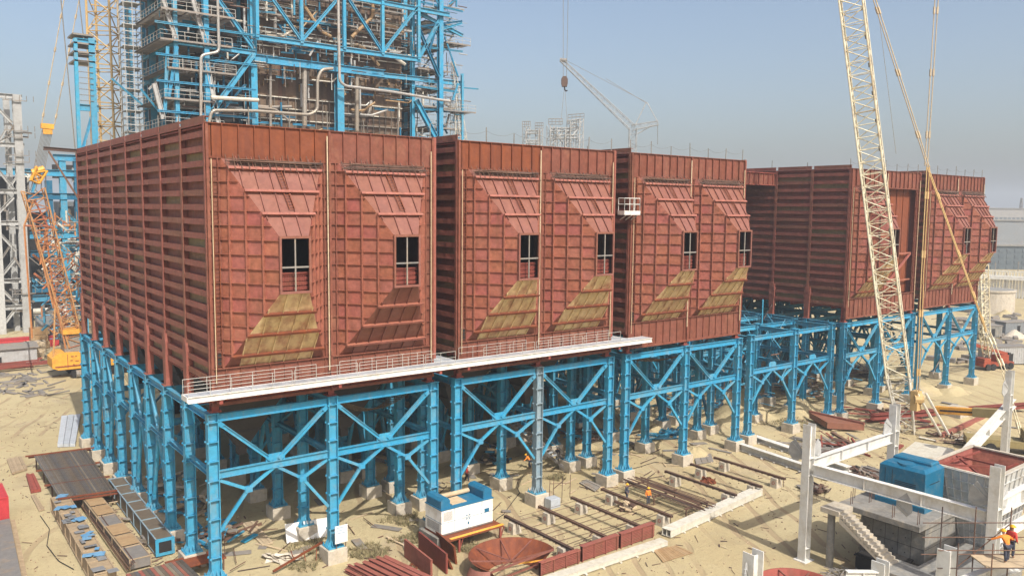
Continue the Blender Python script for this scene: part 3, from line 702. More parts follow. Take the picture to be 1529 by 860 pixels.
pp([(452, 6), (480, 48), (494, 55)], .28, 'brownpipe', YB+1); pp([(557, 0), (557, 25), (525, 56)], .28, 'brownpipe', YB+1)
pp([(404, 95), (404, 190)], .2, 'scrapgrey', YB+2); pp([(411, 0), (411, 60)], .25, 'scrapgrey', YB+2)
for k in range(34):
    x = rnd.uniform(16, 62); z = rnd.uniform(38.5, 64); y = rnd.uniform(63, 65)
    part(MB().path([(x, y, z), (x+rnd.uniform(1, 5), y, z), (x+rnd.uniform(4, 6), y, z+rnd.uniform(-3, 3))], rnd.choice([.12, .18, .28]), 6), 'pipe', rnd.choice(['pipe', 'cream', 'scrapgrey', 'brownpipe']))
b = MB(); b.lattice((65.2, 62.5, 36), (62.5, 62.5, 54), 1.6, .5, 14, .06, .04); b.lattice((63.6, 62.8, 36), (63.6, 62.8, 46), 1.6, 1.6, 8, .06, .04); part(b, 'access_scaffold', 'cream')
b = MB()
for k in range(900):
    x = rnd.choice([rnd.uniform(14, 27), rnd.uniform(27, 55), rnd.uniform(55, 64)]); z = rnd.uniform(46.5 if 27 < x < 55 else 37, 66); y = rnd.uniform(61.8, 65)
    v = V((rnd.uniform(.8, 3), 0, 0)) if rnd.random() < .6 else V((0, 0, rnd.uniform(.8, 2.6)))
    b.mi = rnd.choice((0,0,1,2,3)); b.tube((x, y, z), V((x, y, z))+v, rnd.choice((.035,.05,.08)), 4)
tag(b.build('scaffold_tubes', [M['rail'], M['blue'], M['scrapgrey'], M['scaff']], bo, True), kind='stuff')
b = MB()
for k in range(26):
    x = rnd.choice([rnd.uniform(13, 27), rnd.uniform(54, 63)]); z = rnd.uniform(37, 64); y = rnd.uniform(62.5, 70); w = rnd.choice((-3, 3, 4, -4)); ibeam_part((x, y, z), (x+w, y, z+rnd.uniform(3, 5)), .22, .25, 'diagonal_brace', rnd.choice(['blue', 'motor', 'greysteel']))
b.v

for k in range(34):
    px = rnd.uniform(222, 690); py = rnd.uniform(-10, 175 if px < 380 or px > 590 else 95); L = rnd.uniform(8, 26)
    a = rnd.choice(((0, L), (0, L), (L*.6, L), (-L*.6, L), (L*1.4, L*.12))); Yq = rnd.uniform(60.6, 66)
    ibeam_part(bz(px, py, Yq), bz(px+a[0], py+a[1], Yq), .2, .24, 'diagonal_brace' if a[0] else 'hanger_rod', rnd.choice(['blue', 'blue', 'motor', 'greysteel']))
for z in (40.5, 45.2, 49.0, 55.6, 59.0, 63.0): ibeam_part((54.8, 62.2, z), (64.4, 62.2, z+rnd.uniform(-.4,.4)), .25, .3)
for z in (41.5, 45.6, 49.2, 53.5, 59.5): ibeam_part((13, 61.5, z), (27, 61.5, z), .25, .3)
# grey hoist scaffold and blue stair tower left of the boiler
ms = thing('hoist_tower', 'grey scaffold hoist tower between the straw coloured boom and the boiler house', 'scaffold tower', (13.6, 74, 0))
b = MB()
x0, x1 = GY(187, 100, 74).x, GY(213, 100, 74).x
for x in (x0, (x0+x1)/2, x1):
    for y in (74, 77): b.tube((x, y, 0), (x, y, 80), .07, 5)
b.build('standard', M['greysteel'], ms, True)
b = MB()
for k in range(44):
    z = 30+k*1.05
    for y in (74, 77): b.bar((x0-.3, y, z), (x1+.3, y, z+rnd.uniform(-.05,.05)), .1, .12)
    b.bar((x0, 74, z), (x0, 77, z), .08, .1); b.bar((x1, 74, z), (x1, 77, z), .08, .1)
    b.bar((x0, 74.2, z), (x1, 76.6, z+1.0), .12, .06) if k % 2 else b.bar((x1, 74.2, z), (x0, 76.6, z+1.0), .12, .06)
    if k % 3 == 0: b.box(x0, x1, 74, 77, z-.05, z)
b.build('ledger', M['greysteel'], ms, True)
st = thing('stair_tower', 'slim blue steel tower standing close beside the straw coloured lattice boom', 'steel tower', (3.5, 80, 0))
q = lambda px, py: GY(px, py, 80)
for px in (112, 136):
    p = q(px, 60)
    ibeam_part((p.x, 80, 0), (p.x, 80, q(px, 58).z), .5+.35*(px > 120), .6, 'column', 'blue', st, V((0,1,0)))
for py in (60, 160, 222): ibeam_part((q(112,0).x-.3, 80, q(112, py).z), (q(138,0).x+.3, 80, q(112, py).z), .5, 1.0 if py == 160 else .6, 'beam', 'blue', st)
b = MB(); zz = q(112, 92).z
for k in range(4): b.box(q(106,0).x, q(138,0).x, 79.7, 84, zz+k*1.3, zz+k*1.3+.25)
b.build('platform', M['scrapgrey'], st, True)
b = MB()
for k in range(9):
    z = q(112, 150).z+k*.85; b.tube((q(112,0).x, 79.6, z), (q(134,0).x, 79.6, z), .05, 4)
b.tube((q(128,0).x, 79.6, 20), (q(128,0).x, 79.6, zz), .06, 4); b.build('ladder_cage', M['scrapgrey'], st, True)
ibeam_part((q(113,0).x, 80, q(0, 222).z), (q(130,0).x, 80, q(0, 165).z), .4, .4, 'diagonal_brace', 'blue', st)

# ------------------------------------------------------------------ yellow crawler crane on the left
yc = thing('crawler_crane', 'yellow crawler crane with orange mast and straw coloured lattice boom', 'crane', (8, 92, 0))
c_ = lambda px, py, Y=92: GY(px, py, Y)
b = MB(); x0 = c_(75, 540).x; x1 = x0+9.5
b.prism([(x0, 90, 1.9), (x0+.9, 90, 1.5), (x1, 90, 1.5), (x1, 90, 4.0), (x0+1.0, 90, 4.3), (x0, 90, 3.4)], (0, 5, 0)); b.build('body', M['yellow'], yc, True)
b = MB(); b.box(x0+.4, x1-2, 89.9, 90, 2.0, 2.15); b.box(x0+2.2, x0+2.28, 89.93, 90.0, 1.7, 4.0); b.box(x0+5, x0+5.08, 89.93, 90, 1.7, 4.0)
for k in range(16): xx = x0+2.6+rnd.random()*4.3; zz = rnd.choice([3.55, 3.7, 2.9, 2.75, 2.2]); b.box(xx, xx+.12+rnd.random()*.2, 89.95, 90, zz, zz+.13)
b.build('body_trim', M['darkred'], yc, True)
b = MB(); b.box(x0+2, x1, 91, 94.5, 4.2, 5.4); b.box(x0+2.4, x0+5.6, 91, 94, 5.4, 7.2); b.build('engine_house', M['scrapgrey'], yc, True)
b = MB(); b.box(x0+1.8, x0+5.6, 90.6, 94.4, 7.2, 8.0); b.build('top_counterweight', M['yellow'], yc, True)
for y in (89.6, 94.2):
    b = MB(); b.prism([(x0+2.6, y, .5), (x0+3.1, y, 0), (x1+3, y, 0), (x1+3.5, y, .5), (x1+3.2, y, 1.3), (x0+2.9, y, 1.3)], (0, 1.3, 0)); b.build('track', M['dark'], yc, True)
b = MB(); b.box(x0+4, x1, 90.9, 94.2, .6, 1.5); b.tube((x0+3.3, 89.5, .75), (x0+6.2, 89.5, .75), .6, 10); b.build('undercarriage', M['scrapgrey'], yc, True)
foot = V((c_(160, 215).x+.2, 92, 2.4))
b = MB(); UD = V((-.55,-.83,0)); b.lattice(foot+V((0,0,3)), (c_(161, 0).x-1.0, 92, 96), 3.6, 3.6, 30, .2, .10, up=UD); b.lattice(foot, foot+V((0,0,3.2)), 1, 3.6, 2, .12, .08, up=UD)
for k in range(16):
    z = 36+k*3.1; p = V((foot.x+(c_(161,0).x-1.0-foot.x)*z/93, 92, z)); b.bar(p-V((1.9,1.2,0)), p+V((1.9,-1.0,0)), .3, .16)
b.build('boom', M['boom'], yc, True)
mt_ = c_(57, 262); mid = c_(66, 318)
b = MB(); a0 = c_(112, 515); a1 = c_(49, 283); b.lattice((a0.x, 92, a0.z), (a1.x, 92, a1.z), 2.2, 3.0, 16, .12, .075, tc=.7); b.build('derrick_mast', M['orange'], yc, True)
b = MB(); b.lattice(c_(52, 272), c_(62, 252), 1.2, 1.6, 2, .18, .12); b.tube(c_(48, 258), c_(66, 252), .5, 8); b.build('mast_head', M['yellow'], yc, True)
b = MB()
for p, r in (((36, 337), (48, 505)), ((36, 337), (50, 300)), ((72, 339), (52, 300)), ((36, 337), (80, 339)), ((72, 339), (60, 395)), ((56, 360), (80, 460)), ((80, 430), (98, 520)), ((68, 340), (82, 455)), ((82, 455), (80, 540)), ((82, 455), (104, 520))):
    b.tube(c_(*p, 91), c_(*r, 91), .15, 5)
for k in range(90):
    a = c_(80+rnd.random()*43, 385+rnd.random()*115, 93+rnd.random()*2); b.tube(a, a+V((rnd.uniform(-1.2,1.2), 0, rnd.uniform(-.8,.8))), .11, 4)
b.build('back_stay', M['orange'], yc, True)
b = MB(); p0, p1 = c_(61, 188), c_(80, 190); b.bar(p0, p1, 1.0, .8); b.box(p0.x+.25, p1.x-.25, 91.6, 92.4, p0.z-1.3, p0.z-.4); b.build('sheave_block', M['yellow'], yc, True)
b = MB()
for k in range(9): b.tube(c_(63+k*1.9, 195), c_(49+k*2.1, 258), .045, 4, cap=False)
for k in range(4): b.tube(c_(53+k*5, 258), c_(45+k*8, 285), .06, 4, cap=False)
b.build('luffing_rope', M['rope'], yc, True)
b = MB()
for a, c in (((62, 186), (101, -30)), ((81, 188), (124, -30))):
    A, C = c_(*a), c_(*c)
    b.tube(A, C, .075, 5)
    for u in (.05, .27, .5, .73): p = A+(C-A)*u; b.tube(p, p+(C-A).normalized()*.7, .17, 5)
b.build('pendant', M['pend'], yc, True)
b = MB()
for a, c in (((89, -20), (113, 232)), ((117, -10), (125, 60))): b.tube(c_(*a, 80), c_(*c, 80), .075, 4)
tag(b.build('hanging_rope', M['rope'], None, tuple(c_(113, 232, 80))), 'pair of dark hanging ropes beside the slim blue tower', 'rope')
# red-brown boom from corner of casing
b = MB(); p = GY(65, 227, 46); b.ibm((p.x, 46, 34.7), (2, 46, 34.5), .3, .4); b.bar((p.x+.5, 46, 34.4), (0, 46, 29.2), .18, .18)
tag(b.build('outrigger_beam', M['scaff'], None, (p.x, 46, 34.7)), 'rusty outrigger beam with strut at the top corner of the first casing towards the yellow crane', 'beam')

# ------------------------------------------------------------------ far left steel structures
wt = thing('white_steel_tower', 'white steel tower with dark interior beyond the yellow crane', 'steel tower', (3, 150, 0))
w_ = lambda px, py: GY(px, py, 150)
for px, w in ((24, 1.6), (12, 1.1), (-14, 1.3)):
    ibeam_part((w_(px, 140).x, 150+(px == 12)*4, 0), (w_(px, 140).x, 150+(px == 12)*4, w_(20, 142).z), w, 1.6, 'column', 'greysteel', wt, V((0,1,0)))
for py in (143, 216, 286, 333, 420, 460): ibeam_part((w_(-30, 0).x, 150, w_(0, py).z), (w_(26, 0).x, 150, w_(0, py).z), .8, 1.0, 'beam', 'greysteel', wt)
for a, c in (((-5, 160), (18, 184)), ((-5, 215), (18, 200)), ((-2, 255), (22, 285)), ((-4, 320), (20, 295)), ((-4, 345), (24, 375)), ((0, 415), (22, 388)), ((-4, 425), (26, 455)), ((0, 492), (24, 460))):
    ibeam_part(w_(*a), w_(*c), .6, .6, 'diagonal_brace', 'greysteel', wt)
b = MB()
for py in (150, 195, 205, 232, 242, 440):
    z = w_(0, py).z; b.box(w_(-5,0).x, w_(31,0).x, 148.6, 148.9, z, z+.15)
    for k in range(5): x = w_(0, 0).x+k*1.3; b.tube((x, 148.7, z), (x, 148.7, z+1.2), .07, 4)
    b.build('walkway_rail', M['scrapgrey'], wt, True); b = MB()
b = MB(); b.box(w_(-40,0).x, w_(36,0).x, 158, 170, 0, w_(0, 262).z); b.build('interior_shade', M['dark'], wt, True)  # black box standing in for the shade inside the tower
for k in range(26):
    a = (rnd.uniform(-8, 30), rnd.uniform(170, 470)); v = rnd.choice(((0, 30), (14, 22), (-14, 22), (22, 2))); ibeam_part(w_(*a), w_(a[0]+v[0], a[1]+v[1]), .35, .4, 'hanger_rod', rnd.choice(['greysteel', 'scrapgrey', 'tubes']), wt)
tb = thing('blue_steel_hall', 'distant blue framed steel hall with grey ducts behind the crane mast', 'steel hall', (18, 175, 0))
t_ = lambda px, py: GY(px, py, 175)
for px in (-30, 60, 82, 104, 122, 150): ibeam_part((t_(px,0).x, 175, 0), (t_(px,0).x, 175, t_(0, 232 if px > 65 else 268).z), 1.5, 1.5, 'column', 'motor' if px in (60, 104) else 'blue', tb, V((0,1,0)))  # some hall members in darker blue: shade put into the colour
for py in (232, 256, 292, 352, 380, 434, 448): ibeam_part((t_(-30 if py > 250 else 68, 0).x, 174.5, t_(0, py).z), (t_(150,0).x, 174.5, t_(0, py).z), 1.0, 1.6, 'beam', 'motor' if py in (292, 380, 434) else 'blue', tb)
for k in range(46):
    a = (rnd.uniform(30, 120), rnd.uniform(245, 470)); ibeam_part(t_(*a), t_(a[0]+rnd.uniform(-14, 14), a[1]+rnd.uniform(10, 30)), .6, .6, 'diagonal_brace', rnd.choice(['blue', 'motor', 'greysteel', 'scrapgrey', 'tubes']), tb)
b = MB(); b.box(t_(78,0).x, t_(150,0).x, 178, 186, t_(0, 370).z, t_(0, 300).z); b.build('duct', M['water'], tb, True)
b = MB(); b.box(t_(-60,0).x, t_(160,0).x, 183, 205, 0, t_(0, 318).z); b.build('bay_shade', M['dark'], tb, True); b = MB(); b.box(t_(80,0).x, t_(150,0).x, 186, 188, t_(0, 262).z, t_(0, 240).z); b.build('bay_shade', M['dark'], tb, True)  # black boxes painting the shade at the back of the hall
b = MB(); b.path([t_(30, 275), t_(44, 262), t_(60, 268)], 1.1); b.path([t_(108, 400), t_(128, 352)], .9); b.path([t_(95, 410), t_(118, 368)], .6); b.build('pipe', M['cream'], tb, True)
# huts and stores on the far yard
def hut(x0, x1, y0, y1, h, mt, label, roof=.25, roofm='scrapgrey'):
    t = thing('site_hut', label, 'hut', ((x0+x1)/2, y0, 0))
    b = MB(); b.box(x0, x1, y0, y1, 0, h); 
    k = int((x1-x0)/.5)
    for i in range(k): b.box(x0+i*.5, x0+i*.5+.2, y0-.05, y0, 0, h)
    b.build('wall', M[mt], t, True)
    b = MB(); b.prism([(x0-.3, y0-.4, h), (x0-.3, y1+.3, h+.02), (x0-.3, y1+.3, h+.1+roof), (x0-.3, (y0+y1)/2, h+.12+roof*2), (x0-.3, y0-.4, h+.1)], (x1-x0+.6, 0, 0)); b.build('roof', M[roofm], t, True)
    b = MB(); b.box(x0+.7, x0+1.6, y0-.09, y0-.05, 0, 2.0); b.build('door', M['dark'], t, True)
    return t
p = GZ(22, 548); hut(p.x-3.5, p.x+3.5, p.y, p.y+5, 3.2, 'shed', 'grey corrugated hut on the far yard beside the timber crates')
b = MB()
for k in range(14): p = GZ(rnd.uniform(-8, 42), rnd.uniform(543, 556)); b.bar((p.x-4, p.y, .3+rnd.random()*.8), (p.x+4, p.y+rnd.uniform(-.5,.5), .3+rnd.random()*.8), .3, .25)
tag(b.build('girder_stack', M['darkred'], None, tuple(GZ(20, 550))), 'stack of dull red girders in front of the grey corrugated hut', 'girders')
for k, (px, py, w, h, mt, lb) in enumerate(((52, 535, 3.2, 3.2, 'plank', 'tall pile of timber crates between the grey corrugated hut and the yellow crane'), (60, 520, 3.0, 4.2, 'brownpipe', 'stack of brown boxes behind the timber crates'), (78, 515, 5.5, 6.0, 'water', 'pale blue grey cladding pack behind the yellow crane body'))):
    p = GZ(px, py); t = thing('crate_stack', lb, 'crates', (p.x, p.y, 0)); 
    for q in range(3):
        b = MB(); z = q*h/3; b.box(p.x-w/2+rnd.uniform(-.2,.2), p.x+w/2+rnd.uniform(-.2,.2), p.y-1, p.y+1.2, z+.08, z+h/3); b.box(p.x-w/2+.2, p.x-w/2+.5, p.y-1.03, p.y+1.2, z, z+h/3); b.box(p.x+w/2-.5, p.x+w/2-.2, p.y-1.03, p.y+1.2, z, z+h/3); b.build('crate', M[mt], t, True)
b = MB(); p = GZ(20, 522); b.box(p.x-7, p.x+8, p.y, p.y+2, 0, 2.0); b.box(p.x-7, p.x+8, p.y-.1, p.y+2.1, 2.0, 2.15); tag(b.build('tarp_stack', M['boxred'], None, (p.x, p.y, 0)), 'long low stack under a red sheet behind the grey corrugated hut', 'stack')
tr = thing('lorry', 'pale lorry parked in the shade of the blue hall behind the crane mast', 'lorry', tuple(GZ(68, 478)))
p = GZ(66, 478)
b = MB(); b.box(p.x-5, p.x+3, p.y, p.y+2.5, 1.2, 1.6); b.build('bed', M['scrapgrey'], tr, True)
b = MB(); b.prism([(p.x+3.1, p.y, .8), (p.x+5.4, p.y, .8), (p.x+5.3, p.y, 2.2), (p.x+4.9, p.y, 3.2), (p.x+3.1, p.y, 3.2)], (0, 2.4, 0)); b.build('cab', M['white'], tr, True)
for k in (-4, -2.6, 4.2): b = MB(); b.tube((p.x+k, p.y-.1, .55), (p.x+k, p.y+.3, .55), .55, 12); b.build('wheel', M['black'], tr, True)
b = MB(); b.tube((p.x-3, p.y+.3, 2.3), (p.x+1, p.y+.3, 2.3), .7, 8); b.build('load', M['cream'], tr, True)
for k in range(26):
    p = GZ(rnd.uniform(0, 118), rnd.uniform(498, 512)); 
b = MB()
for k in range(60):
    p = GZ(rnd.uniform(-10, 75), rnd.uniform(556, 594)); a = rnd.uniform(0, 3.1); L = rnd.uniform(1, 4.5); b.bar(p+V((0,0,.12)), p+V((math.cos(a)*L, math.sin(a)*L, .12)), rnd.choice([.15,.3,.6]), .16)
tag(b.build('scattered_steel', M['scrapgrey']), kind='stuff')

# ------------------------------------------------------------------ far tower crane, white structure, hook
tc = thing('tower_crane', 'distant grey luffing tower crane on the skyline', 'crane', tuple(GD(946, 224, 235)[:2])+(0,))
d_ = lambda px, py: GD(px, py, 235)
s_ = 235/1220
base = d_(946, 226); top = d_(945, 192); bb = V((base.x, base.y, 0))
b = MB(); b.lattice(bb, top, 2.0, 2.0, 30, .11, .06, up=FW); b.build('mast', M['farsteel'], tc, True)
b = MB(); b.lattice(d_(943, 190), d_(838, 90), 1.8, .9, 22, .10, .05, up=FW); b.build('jib', M['farsteel'], tc, True)
b = MB(); b.lattice(d_(944, 191), d_(983, 184), 1.5, 1.1, 6, .09, .05, up=FW); b.tube(d_(947, 190), d_(965, 153), .16, 5); b.tube(d_(983, 184), d_(966, 153), .14, 5); b.tube(d_(952, 200), d_(975, 187), .15, 4); b.build('counter_jib', M['farsteel'], tc, True)
b = MB(); b.tube(d_(965, 153), d_(846, 91), .06, 4); b.tube(d_(966, 155), d_(905, 118), .06, 4); b.tube(d_(982, 184), d_(982, 216), .09, 4); b.build('stay_rope', M['scrapgrey'], tc, True)
b = MB(); b.tube(d_(836, 90), d_(846, 91), .6, 6); b.build('jib_head', M['scrapgrey'], tc, True)
ws = thing('white_structure', 'distant white steel frame with railed tops rising above the second casing', 'steel frame', tuple(GD(830, 215, 210)[:2])+(0,))
g_ = lambda px, py, d=210: GD(px, py, d)
b = MB()
for px, py in ((786, 190), (805, 192), (822, 188), (832, 190), (845, 190), (852, 180), (866, 178)):
    a = g_(px, py); b.lattice((a.x, a.y, 0), a, 1.3, 1.3, 26, .12, .07)
b.build('column', M['greysteel'], ws, True)
b = MB()
for a, c in (((786, 197), (806, 198)), ((822, 194), (855, 194)), ((822, 205), (866, 204)), ((848, 183), (868, 180)), ((786, 212), (806, 213))): b.lattice(g_(*a), g_(*c), .8, .8, 5, .10, .06)
for a, c in (((824, 215), (843, 195)), ((845, 215), (865, 190)), ((845, 196), (866, 212)), ((825, 197), (842, 213))): b.bar(g_(*a), g_(*c), .25, .25)
b.build('beam', M['greysteel'], ws, True)
b = MB()
for a, c in (((780, 190), (792, 190)), ((799, 192), (811, 192)), ((819, 186), (840, 186)), ((848, 180), (872, 178)), ((852, 195), (862, 195))):
    A, C = g_(*a), g_(*c)
    for z in (0, .7, 1.4): b.tube(A+ZA*z, C+ZA*z, .09, 4)
    for k in range(5): p = A+(C-A)*(k/4); b.tube(p, p+ZA*1.4, .08, 4)
    b.build('railing', M['scrapgrey'], ws, True); b = MB()
hk = thing('hook_block', 'rusty crane hook block hanging on two ropes over the second casing', 'hook block', tuple(GD(843, 123, 150)))
h_ = lambda px, py: GD(px, py, 150)
b = MB(); c0 = h_(843, 123); b.prism([c0+RT*x+UP*z for x, z in ((-.45,-.8),(.45,-.8),(.6,-.2),(.6,.6),(.3,1.1),(-.3,1.1),(-.6,.6),(-.6,-.2))], FW*.5); b.build('sheave_case', M['scaff'], hk, True)
b = MB(); b.path([c0+UP*-.8, c0+UP*-1.3, c0+UP*-1.7+RT*.25, c0+UP*-1.5+RT*.5], .13, 6); b.build('hook', M['dark'], hk, True)
b = MB()
for a, c in (((841, -40), (841, 115)), ((849, -40), (846, 115)), ((842.5, 133), (837, 188)), ((843.5, 133), (847, 186))): b.tube(h_(*a), h_(*c), .045, 4)
b.build('hoist_rope', M['rope'], hk, True)

# ------------------------------------------------------------------ pale lattice crane on the right
rc = thing('lattice_crane', 'pale lattice boom crane standing before the fourth casing', 'crane', (82, -10.5, 0))
DF = 105
f0 = GD(1357, 640, DF); k0 = GD(1341, 560, DF); tp = GD(1264, -60, 99)
b = MB(); b.lattice(k0, tp, 2.6, 2.6, 34, .115, .062, up=FW*.8+RT*.45, t=None)
b.build('boom', M['pale'], rc, True)
b = MB(); b.lattice(GD(1357, 662, 107), k0, 1.5, 2.6, 6, .125, .065, up=FW*.8+RT*.45); b.build('boom_foot', M['cream'], rc, True)
b = MB(); d = (tp-k0).normalized()
for k in range(15): p = k0+(tp-k0)*(.03+k*.066)+RT*1.3; b.tube(p-d*.2, p+d*.35, .22, 6)
b.tube(k0+RT*1.5, tp+RT*1.5, .10, 5); b.tube(k0+RT*1.2-FW*.4, tp+RT*1.2-FW*.4, .07, 5); b.build('hydraulic_line', M['rope'], rc, True)
r_ = lambda px, py, D=103: GD(px, py, D)
def pend(a, c, D0=103, D1=103, off=4, mt='pend'):
    b = MB()
    for s in (0, off):
        A = r_(a[0]+s, a[1], D0); C = r_(c[0]+s*.8, c[1], D1); b.tube(A, C, .07, 5)
        n = max(2, int((A-C).length/7))
        for k in range(n): p = A+(C-A)*((k+.5)/n); e = (C-A).normalized(); b.tube(p-e*.45, p+e*.45, .15, 5)
    b.build('pendant', M[mt], rc, True)
pend((1294, -30), (1384, 248)); pend((1398, -30), (1381, 248), off=5)
pend((1384, 248), (1375, 424), off=4, mt='boom'); pend((1384, 250), (1446, 422), off=2, mt='boom')
pend((1375, 424), (1368, 600), off=4, mt='boom'); pend((1446, 422), (1472, 496), off=2, mt='boom'); pend((1472, 494), (1498, 556), off=6, mt='pale'); pend((1496, 556), (1526, 660), off=4, mt='pale')
b = MB()
for s in (0, 12): b.tube(r_(1370+s, 588-s*.1, 103), r_(1411+s, 660, 104), .16, 6); 
b.build('back_stop', M['cream'], rc, True)
b = MB(); b.tube(r_(1307, -20), r_(1338, 230), .03, 4); b.build('hoist_rope', M['rope'], rc, True)
b = MB(); p = r_(1368, 595, 103.5); b.tube(p-RT*.4, p+RT*.7, .7, 10); b.box(p.x-.5, p.x+.6, p.y-.4, p.y+.5, p.z-1.5, p.z+1.0); b.build('pivot_winch', M['boom'], rc, True)
g0 = GZ(1395, 672); b = MB(); b.prism([GZ(1342, 690)+ZA*.7, GZ(1366, 671)+ZA*.7, GZ(1424, 682)+ZA*.7, GZ(1416, 700)+ZA*.7], (0, 0, .3)); b.build('machine_deck', M['cream'], rc, True)
fm = thing('derrick_jib', 'slim pale lattice mast standing beyond the last casing', 'lattice mast', tuple(GD(1472, 495, 138)[:2])+(0,))
b = MB(); b.lattice(GD(1470, 497, 138), GD(1466, 395, 138), 1.2, 1.4, 12, .10, .055, up=FW); b.lattice(GZ(1476, 540), GD(1470, 497, 138), 1.0, 1.2, 5, .10, .06, up=FW); b.build('mast', M['pale'], fm, True)

rd = thing('backdrop_ductwork', 'added dark duct backdrop in blue framing behind the support frames', 'backdrop_ductwork', (40, 53, 0))  # made-up backdrop, added to block the sunlit sand behind the frames
for k in range(1, 15):
    x = 1+k*6.1; ibeam_part((x, 52, 0), (x, 52, 13), .5, .5, 'column', 'blue', rd, V((0,1,0)))
    if k < 14:
        ibeam_part((x, 52, 12.6), (x+6.1, 52, 12.6), .4, .5, 'beam', 'blue', rd); ibeam_part((x, 52, 1), (x+6.1, 52, 7 if k % 2 else 12), .25, .25, 'diagonal_brace', 'blue', rd)
b = MB(); b.box(9, 86, 54, 58, 6.8, 13.2)
for k in range(6, 58): b.box(k*1.5, k*1.5+.12, 53.85, 54, 6.8, 13.2)
b.build('duct', M['tubes'], rd, True)
b = MB(); b.box(12, 84, 56, 58, 0, 6.8); b.build('dark_backdrop', M['dark'], rd, True)  # added black wall, keeps the view under the casings dark

b = MB()
for k in range(260):
    p = GY(rnd.uniform(58, 122), rnd.uniform(330, 512), rnd.uniform(100, 140)); v = rnd.choice((V((1.8,0,0)), V((0,0,1.8)), V((1.2,0,1.2)), V((-1.2,0,1.2))))*rnd.uniform(.6, 1.6); b.mi = rnd.randrange(4); b.tube(p, p+v, rnd.choice((.08,.14,.22)), 5)
tag(b.build('scaffold_clutter', [M['cream'], M['blue'], M['scrapgrey'], M['orange']]), kind='stuff')
b = MB()
for k in range(520):
    x = rnd.choice((rnd.uniform(64.5, 84), rnd.uniform(64.5, 84), rnd.uniform(43, 62), rnd.uniform(85, 104), rnd.uniform(106, 124))); y = rnd.uniform(4, 44); z = rnd.uniform(.6, 12.8)
    v = rnd.choice((V((1,0,0)), V((0,1,0)), V((0,0,1)), V((.7,0,.7)), V((0,.7,.7))))*rnd.uniform(1.2, 4.5); b.mi = rnd.choice((0,0,0,1,2)); b.tube((x, y, z), V((x, y, z))+v, rnd.choice((.04,.06,.1)), 4)
tag(b.build('working_scaffold', [M['blue'], M['scrapgrey'], M['scaff']]), kind='stuff')

# ------------------------------------------------------------------ white steel frame, lower right
wf = thing('white_steelwork', 'unfinished white steel frame of columns and beams around the blue motor housing', 'steel frame', (40.4, -22.9, 0))
def whcol(x, y, z1, nm='column', w=.38, dd=.34, z0=0.):
    b = MB(); b.box(x-w, x-w+.06, y-dd, y+dd, z0, z1); b.box(x+w-.06, x+w, y-dd, y+dd, z0, z1); b.box(x-w+.06, x+w-.06, y-.04, y+.04, z0, z1-.25)
    b.box(x-w+.06, x+w-.06, y-dd+.03, y-.04, z0+1.0, z0+1.05); b.box(x-w-.25, x+w+.25, y-dd-.25, y+dd+.25, z0, z0+.06)
    for z in (7.2, 8.6): 
        if z < z1-1: b.box(x-w+.06, x+w-.06, y-dd+.02, y-.04, z, z+.05)
    return b.build(nm, M['white'], wf, True)
whcol(40.4, -22.9, 11.4); whcol(54.2, -22.9, 11.1); whcol(79.4, -22.9, 11.3); whcol(40.4, -37.0, 11.6)
FC = [GZ(1125, 823, 11.2), GZ(1315, 837, 11.2), GZ(1415, 818, 11.2)]
for p, q_ in zip(FC, (.42, .26, .42)): whcol(p.x, p.y, 11.2, 'column', q_)
def whbeam(a, c, w=.5, h=.95): b = MB(); b.ibm(a, c, w, h, ZA, .06); 
def whb(a, c, w=.5, h=.95):
    b = MB(); b.ibm(a, c, w, h, ZA, .05); L = (V(c)-V(a)); k = max(2, int(L.length/3.5))
    for i in range(1, k): p = V(a)+L*(i/k); b.bar(p-L.normalized()*.02, p+L.normalized()*.02, w-.04, h-.12, ZA, .5)
    return b.build('beam', M['white'], wf, True)
whb((41.0, -22.9, 8.0), (53.6, -22.9, 8.1)); whb((40.4, -23.45, 7.75), (40.4, -36.5, 7.85)); 
whb((40.9, -37.0, 8.6), (56, -37.0, 8.8), .5, 1.1); whb((66, -23.5, 3.4), (82.5, -22.2, 7.2), .8, .9); whb((40.95, -37.0, 6.4), (50, -37.0, 6.6), .4, .7)
whb(FC[1]+V((-.1,0,-.7)), FC[1]+V((-1.6,.9,-.6)), .3, .4); whb(FC[2]+V((.5,-.2,-2.2)), FC[2]+V((6,-1.2,-2.0)), .4, .7)
def gusset(p, dirs):
    for d in dirs:
        d = V(d); b = MB(); p_ = V(p); n_ = d.cross(ZA).normalized()*.03
        pts = [p_, p_+d*.9+ZA*.8, p_+d*1.4+ZA*.3, p_+d*1.5-ZA*.5, p_+d*1.0-ZA*1.0, p_-ZA*.6]
        b.prism([q-n_ for q in pts], n_*2); b.bar(p_+d*.1-ZA*.2, p_+d*1.2+ZA*.5, .16, .05); b.bar(p_+d*.1-ZA*.3, p_+d*1.25-ZA*.75, .16, .05)
        b.build('gusset_plate', M['greysteel'], wf, True)
gusset((40.4, -22.5, 9.0), [(0,.95,.1)]); gusset((40.9, -22.9, 9.2), [(.9,0,0)]); gusset((53.8, -22.9, 9.2), [(-1,0,0)]); gusset((40.4, -30.3, 7.3), [(0,-.8,-.1)]); gusset((40.4, -36.6, 9.4), [(0,.9,0)])
gusset((79, -22.9, 9.6), [(-.95,.0,0)]); gusset((FC[0].x-.4, FC[0].y, 10.1), [(-.45,-.2,0), (.5,.2,0)]); gusset((41, -37, 9), [(.9,0,.1)])

